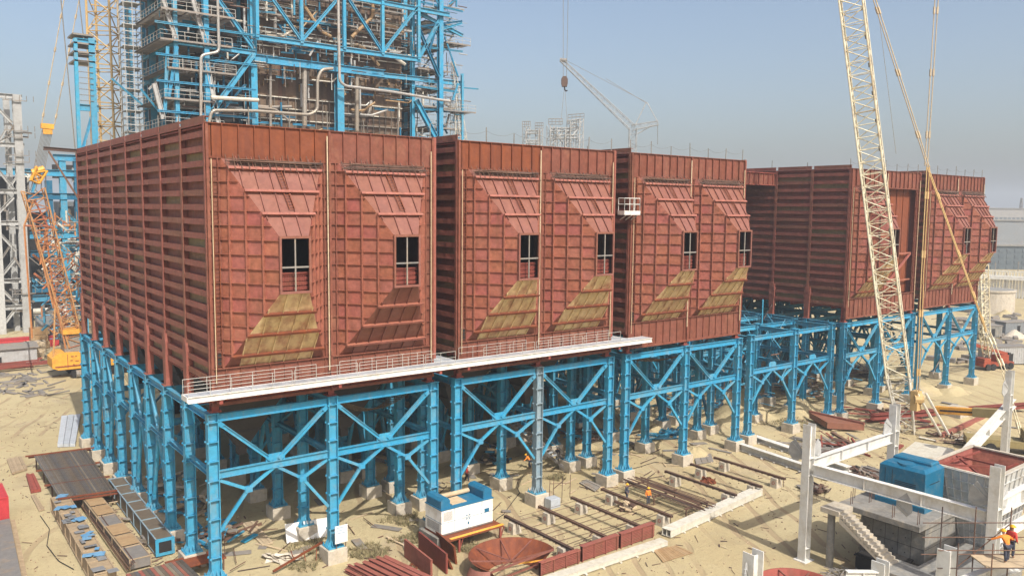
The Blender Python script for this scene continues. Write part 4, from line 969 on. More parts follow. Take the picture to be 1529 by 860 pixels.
# ------------------------------------------------------------------ concrete base with stair, motor and hopper
cb = thing('concrete_foundation', 'grey concrete foundation block with a stair on the sandy yard beside the long white girders', 'foundation', (44, -28, 0))
b = MB(); bevel_box(b, 42.3, 50.0, -31.2, -24.6, 4.55, 5.0, .04); bevel_box(b, 44.2, 49.8, -30.8, -25.6, -.1, 4.55, .02); b.build('block', M['concgrey'], cb, True)
b = MB(); b.box(39.2, 50, -36, -31.4, 1.6, 2.1); b.box(39.6, 50, -35.6, -31.6, -.1, 1.6); b.box(39.2, 42.0, -31.4, -29.8, 1.6, 2.1); b.build('lower_slab', M['concgrey'], cb, True)
b = MB(); b.box(40.2, 42.3, -25.9, -24.3, 4.6, 5.0); n = 15
for k in range(n):
    y = -25.9-k*.30; z = 4.8-k*.2; b.box(40.3, 41.7, y-.30, y, z-.32, z)
y1 = -25.9-n*.3; z1 = 4.8-n*.2
b.prism([(40.3, -25.9, 4.5), (40.3, y1, z1-.1), (40.3, y1, z1-.4), (40.3, -25.9, 4.1)], (1.4, 0, 0)); b.build('stair', M['conc'], cb, True)
b = MB()
for z in (1.25, 2.5, 3.75): b.box(44.192, 44.2, -30.75, -25.65, z, z+.03); b.box(44.3, 49.7, -30.808, -30.8, z, z+.03)
for k in range(1, 5): b.box(44.192, 44.2, -30.8+k*1.04, -30.77+k*1.04, .1, 4.5)
for k in range(1, 5):
    for z in (.7, 1.9, 3.1): b.tube((44.19, -30.3+k*1.0, z), (44.2, -30.3+k*1.0, z), .05, 8)
b.build('formwork_seam', M['dark'], cb, True)
b = MB(); b.tube((40.9, -24.9, -.1), (40.9, -24.9, 4.6), .30, 14); b.build('pillar', M['concgrey'], cb, True, False)
b = MB()
for x, y in ((44.0, -24.9), (42.6, -25.5), (42.5, -29.0), (42.6, -30.9), (44.2, -26.2)): b.tube((x, y, 5), (x, y, 6.1), .03, 5); b.tube((x+.3, y, 5), (x+.3, y, 5.9), .03, 5)
b.build('starter_bar', M['scaff'], cb, True)
mo = thing('motor_housing', 'bright blue motor housing on the concrete foundation', 'motor housing', (47, -28, 5.0))
b = MB(); bevel_box(b, 45.4, 48.6, -30.0, -26.3, 5.45, 8.35, .25); b.build('cover', M['motor'], mo, True)
b = MB(); bevel_box(b, 45.25, 48.75, -30.15, -26.1, 5.0, 5.45, .04); b.build('skid', M['motor'], mo, True)
b = MB(); b.tube((46.2, -28.1, 8.33), (46.2, -28.1, 8.45), .65, 16); bevel_box(b, 46.95, 48.3, -29.7, -26.6, 8.35, 8.62, .1); b.build('top_hood', M['motor'], mo, True)
b = MB()
for k in range(8): b.tube((45.38, -26.6-k*.45, 7.9), (45.42, -26.6-k*.45, 7.9), .03, 5)
b.build('bolt_row', M['genblue'], mo, True)
b = MB()
for k in range(9): b.box(45.385, 45.4, -29.3, -27.6, 5.9+k*.14, 5.95+k*.14)
for y in (-27.4, -26.8): b.box(45.385, 45.4, y, y+.03, 5.5, 7.9)
b.box(46.2, 47.8, -30.02, -30.0, 5.8, 5.85); b.box(46.2, 47.8, -30.02, -30.0, 7.1, 7.15); b.build('vent_grille', M['dark'], mo, True)
ho = thing('feed_hopper', 'grey ribbed steel hopper with red inside, next to the blue motor housing', 'hopper', (52, -31.5, 2))
T0, T1, U0, U1 = 48.9, 57.0, -33.6, -28.6
top = [(T0, U0, 8.1), (T1, U0, 8.1), (T1, U1, 8.1), (T0, U1, 8.1)]; bot = [(49.9, -33.0, 1.6), (54.6, -33.0, 1.6), (54.6, -29.9, 1.6), (49.9, -29.9, 1.6)]
top = [V(p) for p in top]; bot = [V(p) for p in bot]
b = MB(); bi = MB(); rb = MB()
cen = sum(top, V())/4
for i in range(4):
    j = (i+1) % 4; q = [bot[i], bot[j], top[j], top[i]]; n_ = (q[1]-q[0]).cross(q[3]-q[0]).normalized()
    if n_.dot(q[0]-V((cen.x, cen.y, q[0].z))) < 0: n_ = -n_
    b.prism([p+n_*.05 for p in q], n_*.04); bi.prism(q, n_*.045)
    for k in range(9): u = k/8; rb.bar(q[0]+(q[1]-q[0])*u+n_*.13, q[3]+(q[2]-q[3])*u+n_*.13, .06, .14, n_)
    for k in range(9): u = k/8; rb.bar(q[0]+(q[3]-q[0])*u+n_*.14, q[1]+(q[2]-q[1])*u+n_*.14, .06, .15, n_)
bh = b.build('shell', M['hopper'], ho, True); rb.build('stiffener_grid', M['hopper'], bh, True); bi.build('lining', M['red'], ho, True)
b = MB()
for i in range(4): b.bar(top[i], top[(i+1)%4], .3, .12)
b.build('rim', M['conc'], ho, True)
b = MB(); 
for a, c in (((49.5,-29.3,8.0),(53,-33,8.0)), ((49.5,-29.3,8),(56,-29.6,8)), ((49.6,-32.6,7.7),(53,-29,8)), ((53,-33,8),(53,-29,8)), ((49.5,-29.3,8),(50.8,-31.4,5)), ((55,-33,8),(51.5,-30,6))): b.bar(a, c, .12, .14)
b.build('inner_brace', M['darkred'], ho, True)
b = MB(); b.box(49.8, 54.7, -33.1, -29.8, 1.2, 1.6); 
for x in (50.0, 54.4):
    for y in (-32.8, -30.1): b.bar((x, y, 0), (x, y, 1.3), .2, .2)
b.build('outlet', M['scrapgrey'], ho, True)
W0 = GD(1503, 838, 43); W1 = GD(1519, 826, 45); ZP = W0.z-.03
sc_ = thing('scaffold', 'thin rusty scaffold tubes carrying two workers by the white columns', 'scaffold', (W0.x, W0.y, 0))
SX = V((RT.x, RT.y, 0)).normalized(); SY = V((FW.x, FW.y, 0)).normalized(); OW = V((W0.x, W0.y, 0))
b = MB()
for u in (-3.0, -1.2, .7, 2.4):
    for v in (-.7, 1.0):
        p = OW+SX*u+SY*v; b.tube(p, p+ZA*(ZP+(2.6 if v > 0 else 1.3)), .035, 5)
b.build('standard', M['scaff'], sc_, True)
b = MB()
for z in (ZP-1.6, ZP-.05, ZP+.9, ZP+1.7):
    for v in (-.7, 1.0):
        if z > ZP+1 and v < 0: continue
        b.tube(OW+SX*-4+SY*v+ZA*z, OW+SX*3+SY*v+ZA*(z+.08), .03, 5)
b.tube(OW+SX*-3+SY*1+ZA*(ZP-1.6), OW+SX*.7+SY*1+ZA*(ZP+1.7), .03, 5)
b.build('ledger', M['scaff'], sc_, True)
b = MB(); b.bar(OW+SX*-1.4+SY*.15+ZA*(ZP-.03), OW+SX*2.6+SY*.15+ZA*(ZP-.03), 1.5, .06); b.build('board', M['plank'], sc_, True)
rp = GZ(1192, 874, 3.2); o = thing('round_duct_piece', 'dark red round duct piece with spokes at the bottom edge beside the white columns', 'duct piece', (rp.x, rp.y, 0))
b = MB(); K = 36
for k in range(K):
    a0, a1 = k/K*6.2832, (k+1)/K*6.2832; P = lambda r, z, a: V((rp.x+r*math.cos(a), rp.y+r*math.sin(a), z))
    b.add([P(1.3,.6,a0), P(1.3,.6,a1), P(2.75,3.2,a1), P(2.75,3.2,a0)], [(0,1,2,3)], .4); b.add([P(1.36,.55,a0), P(1.36,.55,a1), P(2.83,3.2,a1), P(2.83,3.2,a0)], [(3,2,1,0)], .5); b.add([P(2.75,3.2,a0), P(2.75,3.2,a1), P(2.83,3.2,a1), P(2.83,3.2,a0)], [(0,1,2,3)], .6)
b.build('shell', M['darkred'], o, True)
b = MB()
for k in range(4): a = .3+k*math.pi/4; b.bar((rp.x-2.7*math.cos(a), rp.y-2.7*math.sin(a), 3.1), (rp.x+2.7*math.cos(a), rp.y+2.7*math.sin(a), 3.1), .09, .09)
b.build('spoke', M['redslope'], o, True)
b = MB()
for k in range(3): a = k*2.094; b.bar((rp.x+1.5*math.cos(a), rp.y+1.5*math.sin(a), 0), (rp.x+1.6*math.cos(a), rp.y+1.6*math.sin(a), 1.2), .2, .2)
b.build('support', M['scaff'], o, True)
b = MB()
p = GZ(1300, 835)
for k in range(120): a = rnd.uniform(0, 3.1); q = V((38.5+rnd.uniform(-2.6,2.4), -27.6+rnd.uniform(-2,2), rnd.uniform(.03, .5))); b.bar(q, q+V((math.cos(a), math.sin(a), rnd.uniform(-.2,.2)))*rnd.uniform(.4, 1.4), .08, .06)
tag(b.build('scrap_offcuts', M['scrapgrey']), kind='stuff')
b = MB(); b.box(41.4, 44, -30, -26.8, .05, 1.5); b.box(41.3, 44.1, -30.1, -26.7, 1.5, 1.6)
tag(b.build('dark_bin', M['dark'], None, (42.5, -28, 0)), 'dark open skip in the shade under the concrete stair', 'skip')

# ------------------------------------------------------------------ rails on concrete blocks
ORD = ['first', 'second', 'third', 'fourth', 'fifth', 'sixth', 'seventh']
rx = [24.7, 28.67, 32.7, 36.7, 46.0, 50.1, 54.1]
for k, x in enumerate(rx):
    t = thing('track_rail', f'rusty double rail on concrete blocks, {ORD[k]} rail from the red half cone', 'rail', (x, -7.3, 1.0), 'rusty rails laid across concrete blocks')
    for s in (-.09, .09):
        b = MB(); b.ibm((x+s, -12.0, 1.12), (x+s, -2.9, 1.12), .12, .2, ZA, .03); b.build('rail_bar', M['scaff'], t, True)
    b = MB()
    for q in range(12): b.box(x-.2, x+.2, -11.7+q*.78, -11.55+q*.78, .98, 1.02); b.box(x-.03, x+.03, -11.7+q*.78, -11.5+q*.78, 1.04, 1.2)
    b.bar((x+.2, -11.6, 1.0), (x+.35, -11.6, .1), .05, .05); b.bar((x+.1, -4.0, 1.0), (x+.45, -4.2, .1), .05, .05); b.build('clip_plate', M['scaff'], t, True)
def block(x, y, label):
    t = thing('concrete_block', label, 'concrete block', (x, y, 0), 'small concrete blocks under the rails')
    b = MB(); b.add([(x-.5, y-.42, -.05), (x+.5, y-.42, -.05), (x+.5, y+.42, -.05), (x-.5, y+.42, -.05), (x-.42, y-.36, .97), (x+.42, y-.36, .97), (x+.42, y+.36, .97), (x-.42, y+.36, .97)], [(0,3,2,1),(4,5,6,7),(0,1,5,4),(1,2,6,5),(2,3,7,6),(3,0,4,7)])
    b.build('body', M['conc'], t, True)
    b = MB()                                               # stencilled ring mark on both visible faces
    for i in range(14):
        a0, a1 = i/14*6.283, (i+1)/14*6.283
        for r, z0 in ((.15, .5),):
            P = lambda a: V((x-.475+.03*(z0+math.sin(a)*r-.4), y+math.cos(a)*r, z0+math.sin(a)*r))
            b.bar(P(a0), P(a1), .045, .012, V((-1,0,0)))
    b.build('stencil_mark', M['mark'], t, True)
for k, x in enumerate(rx):
    block(x, -10.9, f'small pale concrete block under the camera side end of the {ORD[k]} rail')
    block(x, -4.3, f'small pale concrete block under the inner end of the {ORD[k]} rail')
b = MB()
for k, y in enumerate((-3.1, -3.9, -4.2, -5.3, -6.6, -7.1, -8.4, -9.0, -9.3, -9.9)): b.tube((24.5+rnd.uniform(-.5,3), y+rnd.uniform(-.3,.3), .9 if k < 2 else .1), (39+rnd.uniform(-3,2), y+rnd.uniform(-.5,.5), .7 if k < 2 else .08), .024, 4)
tag(b.build('rebar_rods', M['scaff']), 'long thin rusty rods laid under the first four rails', 'steel rods')
t = thing('rebar_bundle', 'dense bundle of rusty bars on trestles beside the worker in orange vest', 'steel bars', (41, -7, .9))
b = MB()
for k in range(30): x = 40.0+rnd.random()*2.6; b.tube((x, -2.2+rnd.uniform(-1,.6), .95+rnd.random()*.25), (x+rnd.uniform(-.5,.3), -12+rnd.uniform(-.6,1.2), .95+rnd.random()*.2), .045, 4)
b.build('bar', M['scaff'], t, True)
for y in (-3.4, -7, -11):
    b = MB(); b.bar((39.6, y, .85), (43, y, .85), .12, .14)
    for x in (39.8, 42.8): b.bar((x, y, 0), (x, y, .85), .1, .1)
    b.build('trestle', M['scaff'], t, True)
for i, (nm, lab, a, c, w, h) in enumerate((('girder', 'long cream white girder with open box end, beyond the stacked red panels', (34.8, -13.0), (50.5, -11.3), 1.0, .65), ('girder', 'long cream white girder at the bottom edge in front of the stacked red panels', (18.5, -13.6), (33.4, -14.0), .9, .4),
        ('girder', 'long white girder lying beside the third casing, next to the rails', (62.0, 1.0), (60.4, -13.2), .7, .8), ('girder', 'white girder with dark top lying between the third casing and the white column', (66.8, 1.4), (64.6, -13), .9, .6))):
    b = MB(); b.ibm((*a, h/2+.1), (*c, h/2+.1), w, h, ZA, .06); d = (V((*c, 0))-V((*a, 0)))
    if i < 2: b.bar(V((*a, h/2+.1)), V((*c, h/2+.1)), .06, h-.13, ZA, .5, w/2-.06); b.bar(V((*a, h/2+.1)), V((*c, h/2+.1)), .06, h-.13, ZA, .5, -w/2+.06)
    for k in range(1, 8): p = V((*a, 0))+d*(k/8); b.bar(p+ZA*.06-d.normalized()*.1, p+ZA*.06+d.normalized()*.1, w+.3, .1)
    t = b.build(nm, M['cream' if i < 2 else 'white'], None, (a[0], a[1], 0)); tag(t, lab, 'girder')
for k in range(3):
    b = MB(); x0 = 21+k*4.4; b.box(x0, x0+4.2, -12.3, -12.12, .05, 1.05+.2*(k > 0)); 
    for q in range(8): b.box(x0, x0+4.2, -12.36, -12.3, .12+q*.14, .18+q*.14)
    for q in range(4): b.box(x0+q*1.3, x0+q*1.3+.08, -12.42, -12.1, .02, 1.08+.2*(k > 0))
    b.box(x0, x0+4.2, -12.45, -11.95, 1.05+.2*(k > 0), 1.1+.2*(k > 0))
    tag(b.build('ribbed_panel', M['darkred'] if k == 5 else M['redside'], None, (x0, -12.3, 0)), ['red ribbed steel panel standing on edge, next to the red half cone', 'red ribbed steel panel standing on edge, middle of the row of three', 'red ribbed steel panel standing on edge, next to the open box girder'][k], 'steel panel', 'red ribbed panels in a row')
# red half cone
hc = thing('half_cone', 'big red half cone duct piece with inner spokes lying on the sand', 'duct piece', (19.3, -10.4, 0))
cx, cy = 19.6, -10.6; b = MB(); N = 20; rr0, rr1 = 3.5, 1.7
a0, a1 = R(-18), R(205)
ring = lambda r, z, k: V((cx+r*math.cos(a0+(a1-a0)*k/N), cy+r*math.sin(a0+(a1-a0)*k/N)*.95, z))
for k in range(N):
    b.add([ring(2.0,.0,k), ring(2.0,.0,k+1), ring(rr0,1.55,k+1), ring(rr0,1.55,k)], [(0,1,2,3)], .4)
    b.add([ring(2.06,.0,k), ring(2.06,.0,k+1), ring(rr0+.06,1.55,k+1), ring(rr0+.06,1.55,k)], [(3,2,1,0)], .5)
    b.add([ring(rr0,1.55,k), ring(rr0,1.55,k+1), ring(rr0+.06,1.55,k+1), ring(rr0+.06,1.55,k)], [(0,1,2,3)], .5)
b.build('shell', M['rust'], hc, True)
b = MB()
for k in (0, 4, 8, 12, 16, 20): b.bar(V((cx, cy+.2, .95)), ring(rr0-.05, 1.45, k), .09, .09)
b.bar(ring(rr0, 1.45, 0), ring(rr0, 1.45, N), .14, .14); b.bar(ring(2.2, .4, 0), ring(2.2, .4, N), .12, .12); b.build('spoke', M['redslope'], hc, True)
b = MB(); b.bar((cx+.2, cy-.4, .9), (cx+3.6, cy-1.6, .9), .1, .1); b.build('cross_bar', M['yellow'], hc, True)
b = MB()
for k in range(12): a = R(150+k*9); a2 = R(150+(k+1)*9); b.add([(cx-3.6+1.5*math.cos(a), cy-.6+1.5*math.sin(a), .0), (cx-3.6+1.5*math.cos(a2), cy-.6+1.5*math.sin(a2), .0), (cx-3.0+1.1*math.cos(a2), cy-.4+1.1*math.sin(a2), 1.6), (cx-3.0+1.1*math.cos(a), cy-.4+1.1*math.sin(a), 1.6)], [(0,1,2,3)], .6)
b.build('flared_lip', M['redslope'], hc, True)
# red plates left of the cone
def sheet(a, c, h, lab, mt='rust', lean=.0, th=.08, n=4, nm='steel_plate'):
    a = V((*a, 0)); c = V((*c, 0)); d = (c-a); n_ = d.cross(ZA).normalized(); b = MB()
    b.prism([a+ZA*.03, c+ZA*.03, c+ZA*h+n_*lean, a+ZA*h+n_*lean], n_*th)
    for k in range(n+1): p = a+d*(k/n); b.bar(p+ZA*.03-n_*.03, p+ZA*h+n_*(lean-.03), .07, .08, n_)
    b.bar(a+ZA*h+n_*lean, c+ZA*h+n_*lean, .16, .06)
    return tag(b.build(nm, M[mt], None, (a.x, a.y, 0)), lab, 'steel plate', 'red plates stacked beside the generator')
sheet((14.4, -2.9), (14.0, -7.6), 1.5, 'maroon ribbed plate on edge, next to the pile of maroon channels', 'redside')
sheet((16.0, -2.5), (15.4, -7.6), 1.6, 'rust brown plate with dusty face, in the middle beside the generator', 'darkred', .0)
sheet((16.7, -2.3), (16.2, -7.2), .9, 'bright rusty channel plate lying against the middle plate', 'rust', .35)
sheet((17.8, -1.6), (17.0, -6.6), 1.5, 'rust orange plate on edge just below the generator stand', 'rust', .2)
t = thing('channel_pile', 'pile of maroon channels at the bottom edge below the concrete footing', 'steel channels', (10.6, -4.6, 0))
for k in range(9):
    b = MB(); x = 9.2+k*.42; b.ibm((x, -2.2-rnd.random()*.6, .2+.12*(k % 3)), (x+.9, -8.2, .25+.1*(k % 3)), .32, .2, V((rnd.uniform(-.4,.4), 0, 1)), .03); b.build('channel', M['redside'], t, True)
b = MB()
for k in range(40): a = rnd.uniform(0, 3.1); q = V((13+rnd.uniform(-1.2,1.2), -6.0+rnd.uniform(-2,1.5), .05)); b.bar(q, q+V((math.cos(a), math.sin(a), .1))*rnd.uniform(.4, 1.3), .07, .04)
tag(b.build('rusty_offcuts', M['rust']), kind='stuff')

# ------------------------------------------------------------------ generator on its stand
ge = thing('generator', 'white and blue generator set on a steel stand near the second front column', 'generator', (19.6, -2.0, 2.0))
gx0, gx1, gy0, gy1, gz0, gz1 = 17.3, 22.6, -3.9, -1.4, 1.35, 3.5
b = MB(); bevel_box(b, gx0, gx1, gy0, gy1, gz0, gz1, .03); b.build('housing', M['genwhite'], ge, True)
b = MB(); b.box(gx0, gx1, gy0-.012, gy0-.002, 2.4, 2.43); 
for x in (18.6, 20, 21.4): b.box(x, x+.025, gy0-.012, gy0-.002, 1.4, 3.45)
b.box(gx0-.012, gx0-.002, gy0, gy1, 2.4, 2.43)
for x in (19.85, 20.15): 
    for z in (2.25, 2.55): b.box(x-.05, x+.05, gy0-.05, gy0-.002, z, z+.1)
b.box(19.95, 20.1, gy0-.03, gy0-.002, 1.8, 2.0); b.box(21.7, 22.2, gy0-.03, gy0-.002, 2.4, 2.75); b.build('door_seam', M['genblue'], ge, True)
b = MB()
for k in range(10): b.box(17.5, 18.4, gy0-.015, gy0-.002, 2.55+k*.08, 2.58+k*.08)
for k in range(9): b.box(gx0-.015, gx0-.002, gy0+.3, gy1-.3, 1.6+k*.08, 1.63+k*.08)
b.box(gx0, gx1, gy0-.02, gy0-.002, 1.36, 1.48); b.build('louvre', M['scrapgrey'], ge, True)
b = MB(); b.box(gx0-.05, gx1+.05, gy0-.05, gy1+.05, gz1, gz1+.08); b.build('roof', M['genblue'], ge, True)
for x0 in (gx0+.02, gx1-.95):
    b = MB(); b.prism([(x0, gy0+.1, gz1+.08), (x0+.9, gy0+.1, gz1+.08), (x0+.9, gy0+.1, gz1+.75), (x0+.7, gy0+.1, gz1+.95), (x0+.2, gy0+.1, gz1+.95), (x0, gy0+.1, gz1+.75)], (0, gy1-gy0-.2, 0))
    for k in range(5): b.box(x0-.02, x0, gy0+.25, gy1-.25, gz1+.2+k*.11, gz1+.25+k*.11)
    b.build('air_hood', M['genblue'], ge, True)
b = MB(); b.box(gx0+1.4, gx0+2.9, gy0+.5, gy1-.5, gz1+.08, gz1+.13); b.tube((gx0+1.1, gy1-.35, gz1+.35), (gx1-1.1, gy1-.35, gz1+.35), .2, 10); b.build('silencer', M['plank'], ge, True)
gs = thing('generator_stand', 'rusty steel stand with yellow edge under the generator', 'stand', (19.6, -2.4, 0))
b = MB(); b.box(gx0, gx1+.4, gy0-1.0, gy1+.1, 1.15, 1.31); b.build('deck', M['rust'], gs, True)
b = MB(); b.box(gx0+.3, gx1+.5, gy0-1.0, gy0-.7, 1.31, 1.34); b.build('edge_strip', M['yellow'], gs, True)
for x in (gx0+1.2, gx1+.2):
    for y in (gy0-.85, gy1): b = MB(); b.bar((x, y, 0), (x, y, 1.15), .16, .16); b.bar((x, y, .1), (x+.4, y, 1.1), .07, .07); b.build('leg', M['darkred'], gs, True)
b = MB(); bevel_box(b, gx0-.3, gx0+.6, gy0+.2, gy1+.6, 0, 1.15, .03); b.build('concrete_pier', M['concgrey'], gs, True)

# ------------------------------------------------------------------ left yard: tube rack, ducts, container, plates
rk = thing('tube_rack', 'wide rack of dark parallel steel tubes beside the side column row', 'tube rack', (-3.3, 37, 0))
qa, qb, qc, qd = GZ(50, 680, 1.4), GZ(128, 670, 1.4), GZ(172, 734, 1.4), GZ(90, 746, 1.4)
b = MB(); n = 30
for k in range(n):
    u = (k+.5)/n; b.tube(qa+(qb-qa)*u, qd+(qc-qd)*u, .085, 5)
b.build('tube', M['tubes'], rk, True)
b = MB()
for u in (.0, .33, .66, 1): a = qa+(qd-qa)*u; c = qb+(qc-qb)*u; e = (c-a).normalized()*.5; b.bar(a-ZA*.16-e, c-ZA*.16+e, .14, .16)
for u in (.02, 1): a = qa+(qd-qa)*u; c = qb+(qc-qb)*u; e = (c-a).normalized()*(.8 if u < .5 else .2); b.bar(a+ZA*.12-e, c+ZA*.12+e, .14, .14)
for u in (.4,.7): a = qa+(qd-qa)*u; c = qb+(qc-qb)*u; b.bar(a+ZA*.09, c+ZA*.09, .05, .03)
b.build('cross_bar', M['rust'], rk, True)
b = MB()
for u in (.04, .35, .66, .96):
    for w in (.03, .5, .97):
        p = (qa+(qb-qa)*w)*(1-u)+(qd+(qc-qd)*w)*u; b.bar((p.x, p.y, 0), (p.x, p.y, p.z-.2), .12, .12)
b.build('post', M['scaff'], rk, True)
def duct(a, c, w, h, lab, mt, caps='scrapgrey', k=6):
    t = thing('steel_duct', lab, 'duct', (a[0], a[1], 0), 'long steel ducts on the left yard'); a = V((*a, .15)); c = V((*c, .15)); d = (c-a).normalized(); x = d.cross(ZA)
    b = MB(); b.bar(a+ZA*h/2, c+ZA*h/2, w, h-.1); b.build('body', M[mt], t, True)
    b = MB(); 
    for i in range(k+1):
        p = a+(c-a)*(i/k)
        for s in (-1, 1): b.bar(p+x*s*(w/2+.03), p+x*s*(w/2+.03)+ZA*h, .08, .10)
        b.bar(p-x*(w/2+.05)+ZA*(h-.02), p+x*(w/2+.05)+ZA*(h-.02), .10, .07)
    for s in (-1, 1): b.bar(a+x*s*(w/2)+ZA*(h-.03), c+x*s*(w/2)+ZA*(h-.03), .1, .1); b.bar(a+x*s*(w/2), c+x*s*(w/2), .1, .1)
    b.build('frame', M[caps], t, True)
    return t, a, c, d, x
g = lambda px, py, z=0: tuple(GZ(px, py, z)[:2])
t, a, c, d, x = duct(g(174, 735), g(247, 830), 1.3, 1.35, 'dark duct with a bright blue square end frame', 'tubes', 'bluegrey', 7)
b = MB(); e = c
for s in (-1, 1): b.bar(e+x*s*.62, e+x*s*.62+ZA*1.35, .25, .12)
b.bar(e-x*.7+ZA*1.27, e+x*.7+ZA*1.27, .12, .25); b.bar(e-x*.7+ZA*.1, e+x*.7+ZA*.1, .12, .25); b.build('end_frame', M['blue'], t, True)
b = MB(); b.box(e.x-.6, e.x+.6, e.y-.02, e.y+.04, .3, 1.3); b.build('end_void', M['dark'], t, True)
t, a, c, d, x = duct(g(128, 745), g(210, 850), 1.5, .85, 'rusty brown topped duct, middle one of the three long ducts', 'scrapgrey', 'sandy', 7)
for i in (1, 2, 4, 5): b = MB(); p = a+(c-a)*((i+.1)/7); q = a+(c-a)*((i+.95)/7); b.bar(p+ZA*.92, q+ZA*.92, 1.35, .03); b.build('top_plate', M['brownpipe'], t, True)
t, a, c, d, x = duct(g(90, 762), g(158, 880), 1.4, 1.25, 'sand covered long duct with torn blue plastic', 'sandy', 'sandy', 8)
for i in (0, 1.4, 3, 4.6, 6.2): 
    b = MB(); p = a+(c-a)*(i/8)
    for q in range(5): r_1 = p+d*rnd.uniform(-.3,.8)+x*rnd.uniform(-.5,.7)+ZA*(1.32+rnd.random()*.12); b.bar(r_1, r_1+d*rnd.uniform(.3,.9)+x*rnd.uniform(-.3,.3), rnd.uniform(.3,.8), .03)
    b.build('plastic_sheet', M['tarp'], t, True)
b = MB()
for i in range(16): p = a+(c-a)*(rnd.random())+x*rnd.uniform(-.5,.6)+ZA*1.3; b.bar(p, p+d*rnd.uniform(.4,1.2)+ZA*rnd.uniform(-.02,.15), rnd.uniform(.3,.9), .03)
b.build('grey_sheet', M['tarpgrey'], t, True)
b = MB()
for k in range(26):
    u = k/25; p = V((*g(125, 760), .3))*(1-u)+V((*g(196, 852), .3))*u; b.tube(p-x*.3, p-x*2.0+ZA*rnd.uniform(-.1,.3), .05, 4)
for k in range(5): b.tube(V((*g(120+k*3, 757), .4+k*.15)), V((*g(190+k*3, 858), .4+k*.15)), .05, 4)
tag(b.build('rod_pile', M['scaff'], None, (*g(160, 810), 0)), 'loose rusty rods between the sandy duct and the brown topped duct', 'steel rods')
t = thing('plate_rack', 'dark red striped plate rack at the bottom edge before the three ducts', 'plate rack', (-2, 4, 0))
qa, qb, qc, qd = GZ(188, 858, 1), GZ(272, 836, 1), GZ(330, 890, 1), GZ(230, 915, 1); b = MB(); b2 = MB()
for k in range(15):
    u = (k+.5)/15; (b if k % 3 else b2).bar(qa+(qb-qa)*u, qd+(qc-qd)*u, .26, .16)
b.build('plate', M['tubes'], t, True); b2.build('edge_strip', M['redside'], t, True)
b = MB()
for u in (0, .5, 1): b.bar(qa+(qd-qa)*u-ZA*.2, qb+(qc-qb)*u-ZA*.2, .2, .2)
for p in (qa, qb, qc, qd): b.bar((p.x, p.y, 0), p-ZA*.25, .16, .16)
b.build('trestle', M['scaff'], t, True)
ct = thing('shipping_container', 'red steel container standing alone on the sand', 'container', (-12.5, 24, 0))
p = GZ(13, 786); b = MB(); b.box(p.x-6.1, p.x, p.y, p.y+4.4, .15, 2.7)
for k in range(20): b.box(p.x-6.1+k*.3, p.x-5.95+k*.3, p.y-.04, p.y, .3, 2.55)
for k in range(14): b.box(p.x, p.x+.04, p.y+.15+k*.3, p.y+.3+k*.3, .3, 2.55)
b.build('body', M['boxred'], ct, True)
b = MB()
for xx in (p.x-6.1, p.x):
    for yy in (p.y, p.y+4.4): b.bar((xx, yy, 0), (xx, yy, 2.75), .18, .18)
for z in (.12, 2.7): b.bar((p.x, p.y, z), (p.x, p.y+4.4, z), .16, .14); b.bar((p.x-6.1, p.y, z), (p.x, p.y, z), .16, .14)
b.build('corner_frame', M['boxred'], ct, True)
t = thing('plate_pile', 'grey weathered stack of finned plates below the red container', 'plate stack', (-12, 17, 0))
qa, qb, qc, qd = GZ(-14, 796), GZ(15, 790), GZ(33, 880), GZ(-10, 890)
b = MB()
for k in range(5):
    z = k*.2; b.prism([V((p.x, p.y, .05+z)) for p in (qa, qb, qc, qd)], (0, 0, .16))
b.build('plate', M['scrapgrey'], t, True)
b = MB()
for k in range(44): u = (k+.5)/44; p = qb+(qc-qb)*u; b.bar(p+ZA*.5, p+V((.35, 0, .45)), .07, .8)
b.build('fin', M['sandy'], t, True)
def slab(quad, h, lab, mt, nm='steel_sheet', n=10, z0=.05):
    b = MB(); q = [GZ(*p) for p in quad]
    for k in range(n):
        u0, u1 = k/n, (k+.93)/n; b.prism([V((p.x, p.y, z0)) for p in (q[0]+(q[1]-q[0])*u0, q[0]+(q[1]-q[0])*u1, q[3]+(q[2]-q[3])*u1, q[3]+(q[2]-q[3])*u0)], (0, 0, h*(.8+.4*rnd.random())))
    c = sum(q, V())/4
    return tag(b.build(nm, M[mt], None, (c.x, c.y, 0)), lab, 'steel sheets')
slab([(92, 625), (121, 622), (113, 667), (86, 668)], .35, 'grey sheets stacked behind the wide tube rack', 'galv', n=3)
slab([(10, 688), (32, 684), (41, 702), (18, 709)], .2, 'pale weathered boards lying above the small maroon plate', 'sandy', 'board_stack')
slab([(39, 712), (51, 711), (62, 734), (46, 737)], .3, 'small maroon plate lying on the sand beside the wide tube rack', 'darkred', 'steel_sheet', 3)
slab([(46, 741), (53, 740), (67, 762), (58, 764)], .1, 'narrow weathered board lying in the sand below the small maroon plate', 'sandy', 'board', 2)
slab([(865, 722), (876, 717), (898, 727), (888, 735)], .12, 'dark grey sheets on the sand beside a concrete footing', 'scrapgrey', 'steel_sheet', 4)
slab([(360, 783), (378, 780), (408, 812), (392, 817)], .15, 'pale boards lying in the sand behind the corner column', 'plank', 'board_stack', 4)
slab([(975, 822), (1010, 815), (1035, 826), (990, 840)], .04, 'rusty mat of thin rods in front of the open box girder', 'brownpipe', 'rod_mat', 14)
slab([(1035, 680), (1062, 678), (1066, 690), (1040, 694)], .08, 'small grey sheet on the sand below the third casing', 'scrapgrey', 'steel_sheet', 3)
b = MB(); e0 = GZ(428, 812); e1 = GZ(491, 801); n_ = (e1-e0).cross(ZA).normalized()
b.prism([e0+ZA*.1, e1+ZA*.1, e1+ZA*1.5-n_*.7, e0+ZA*1.5-n_*.7], n_*.08)
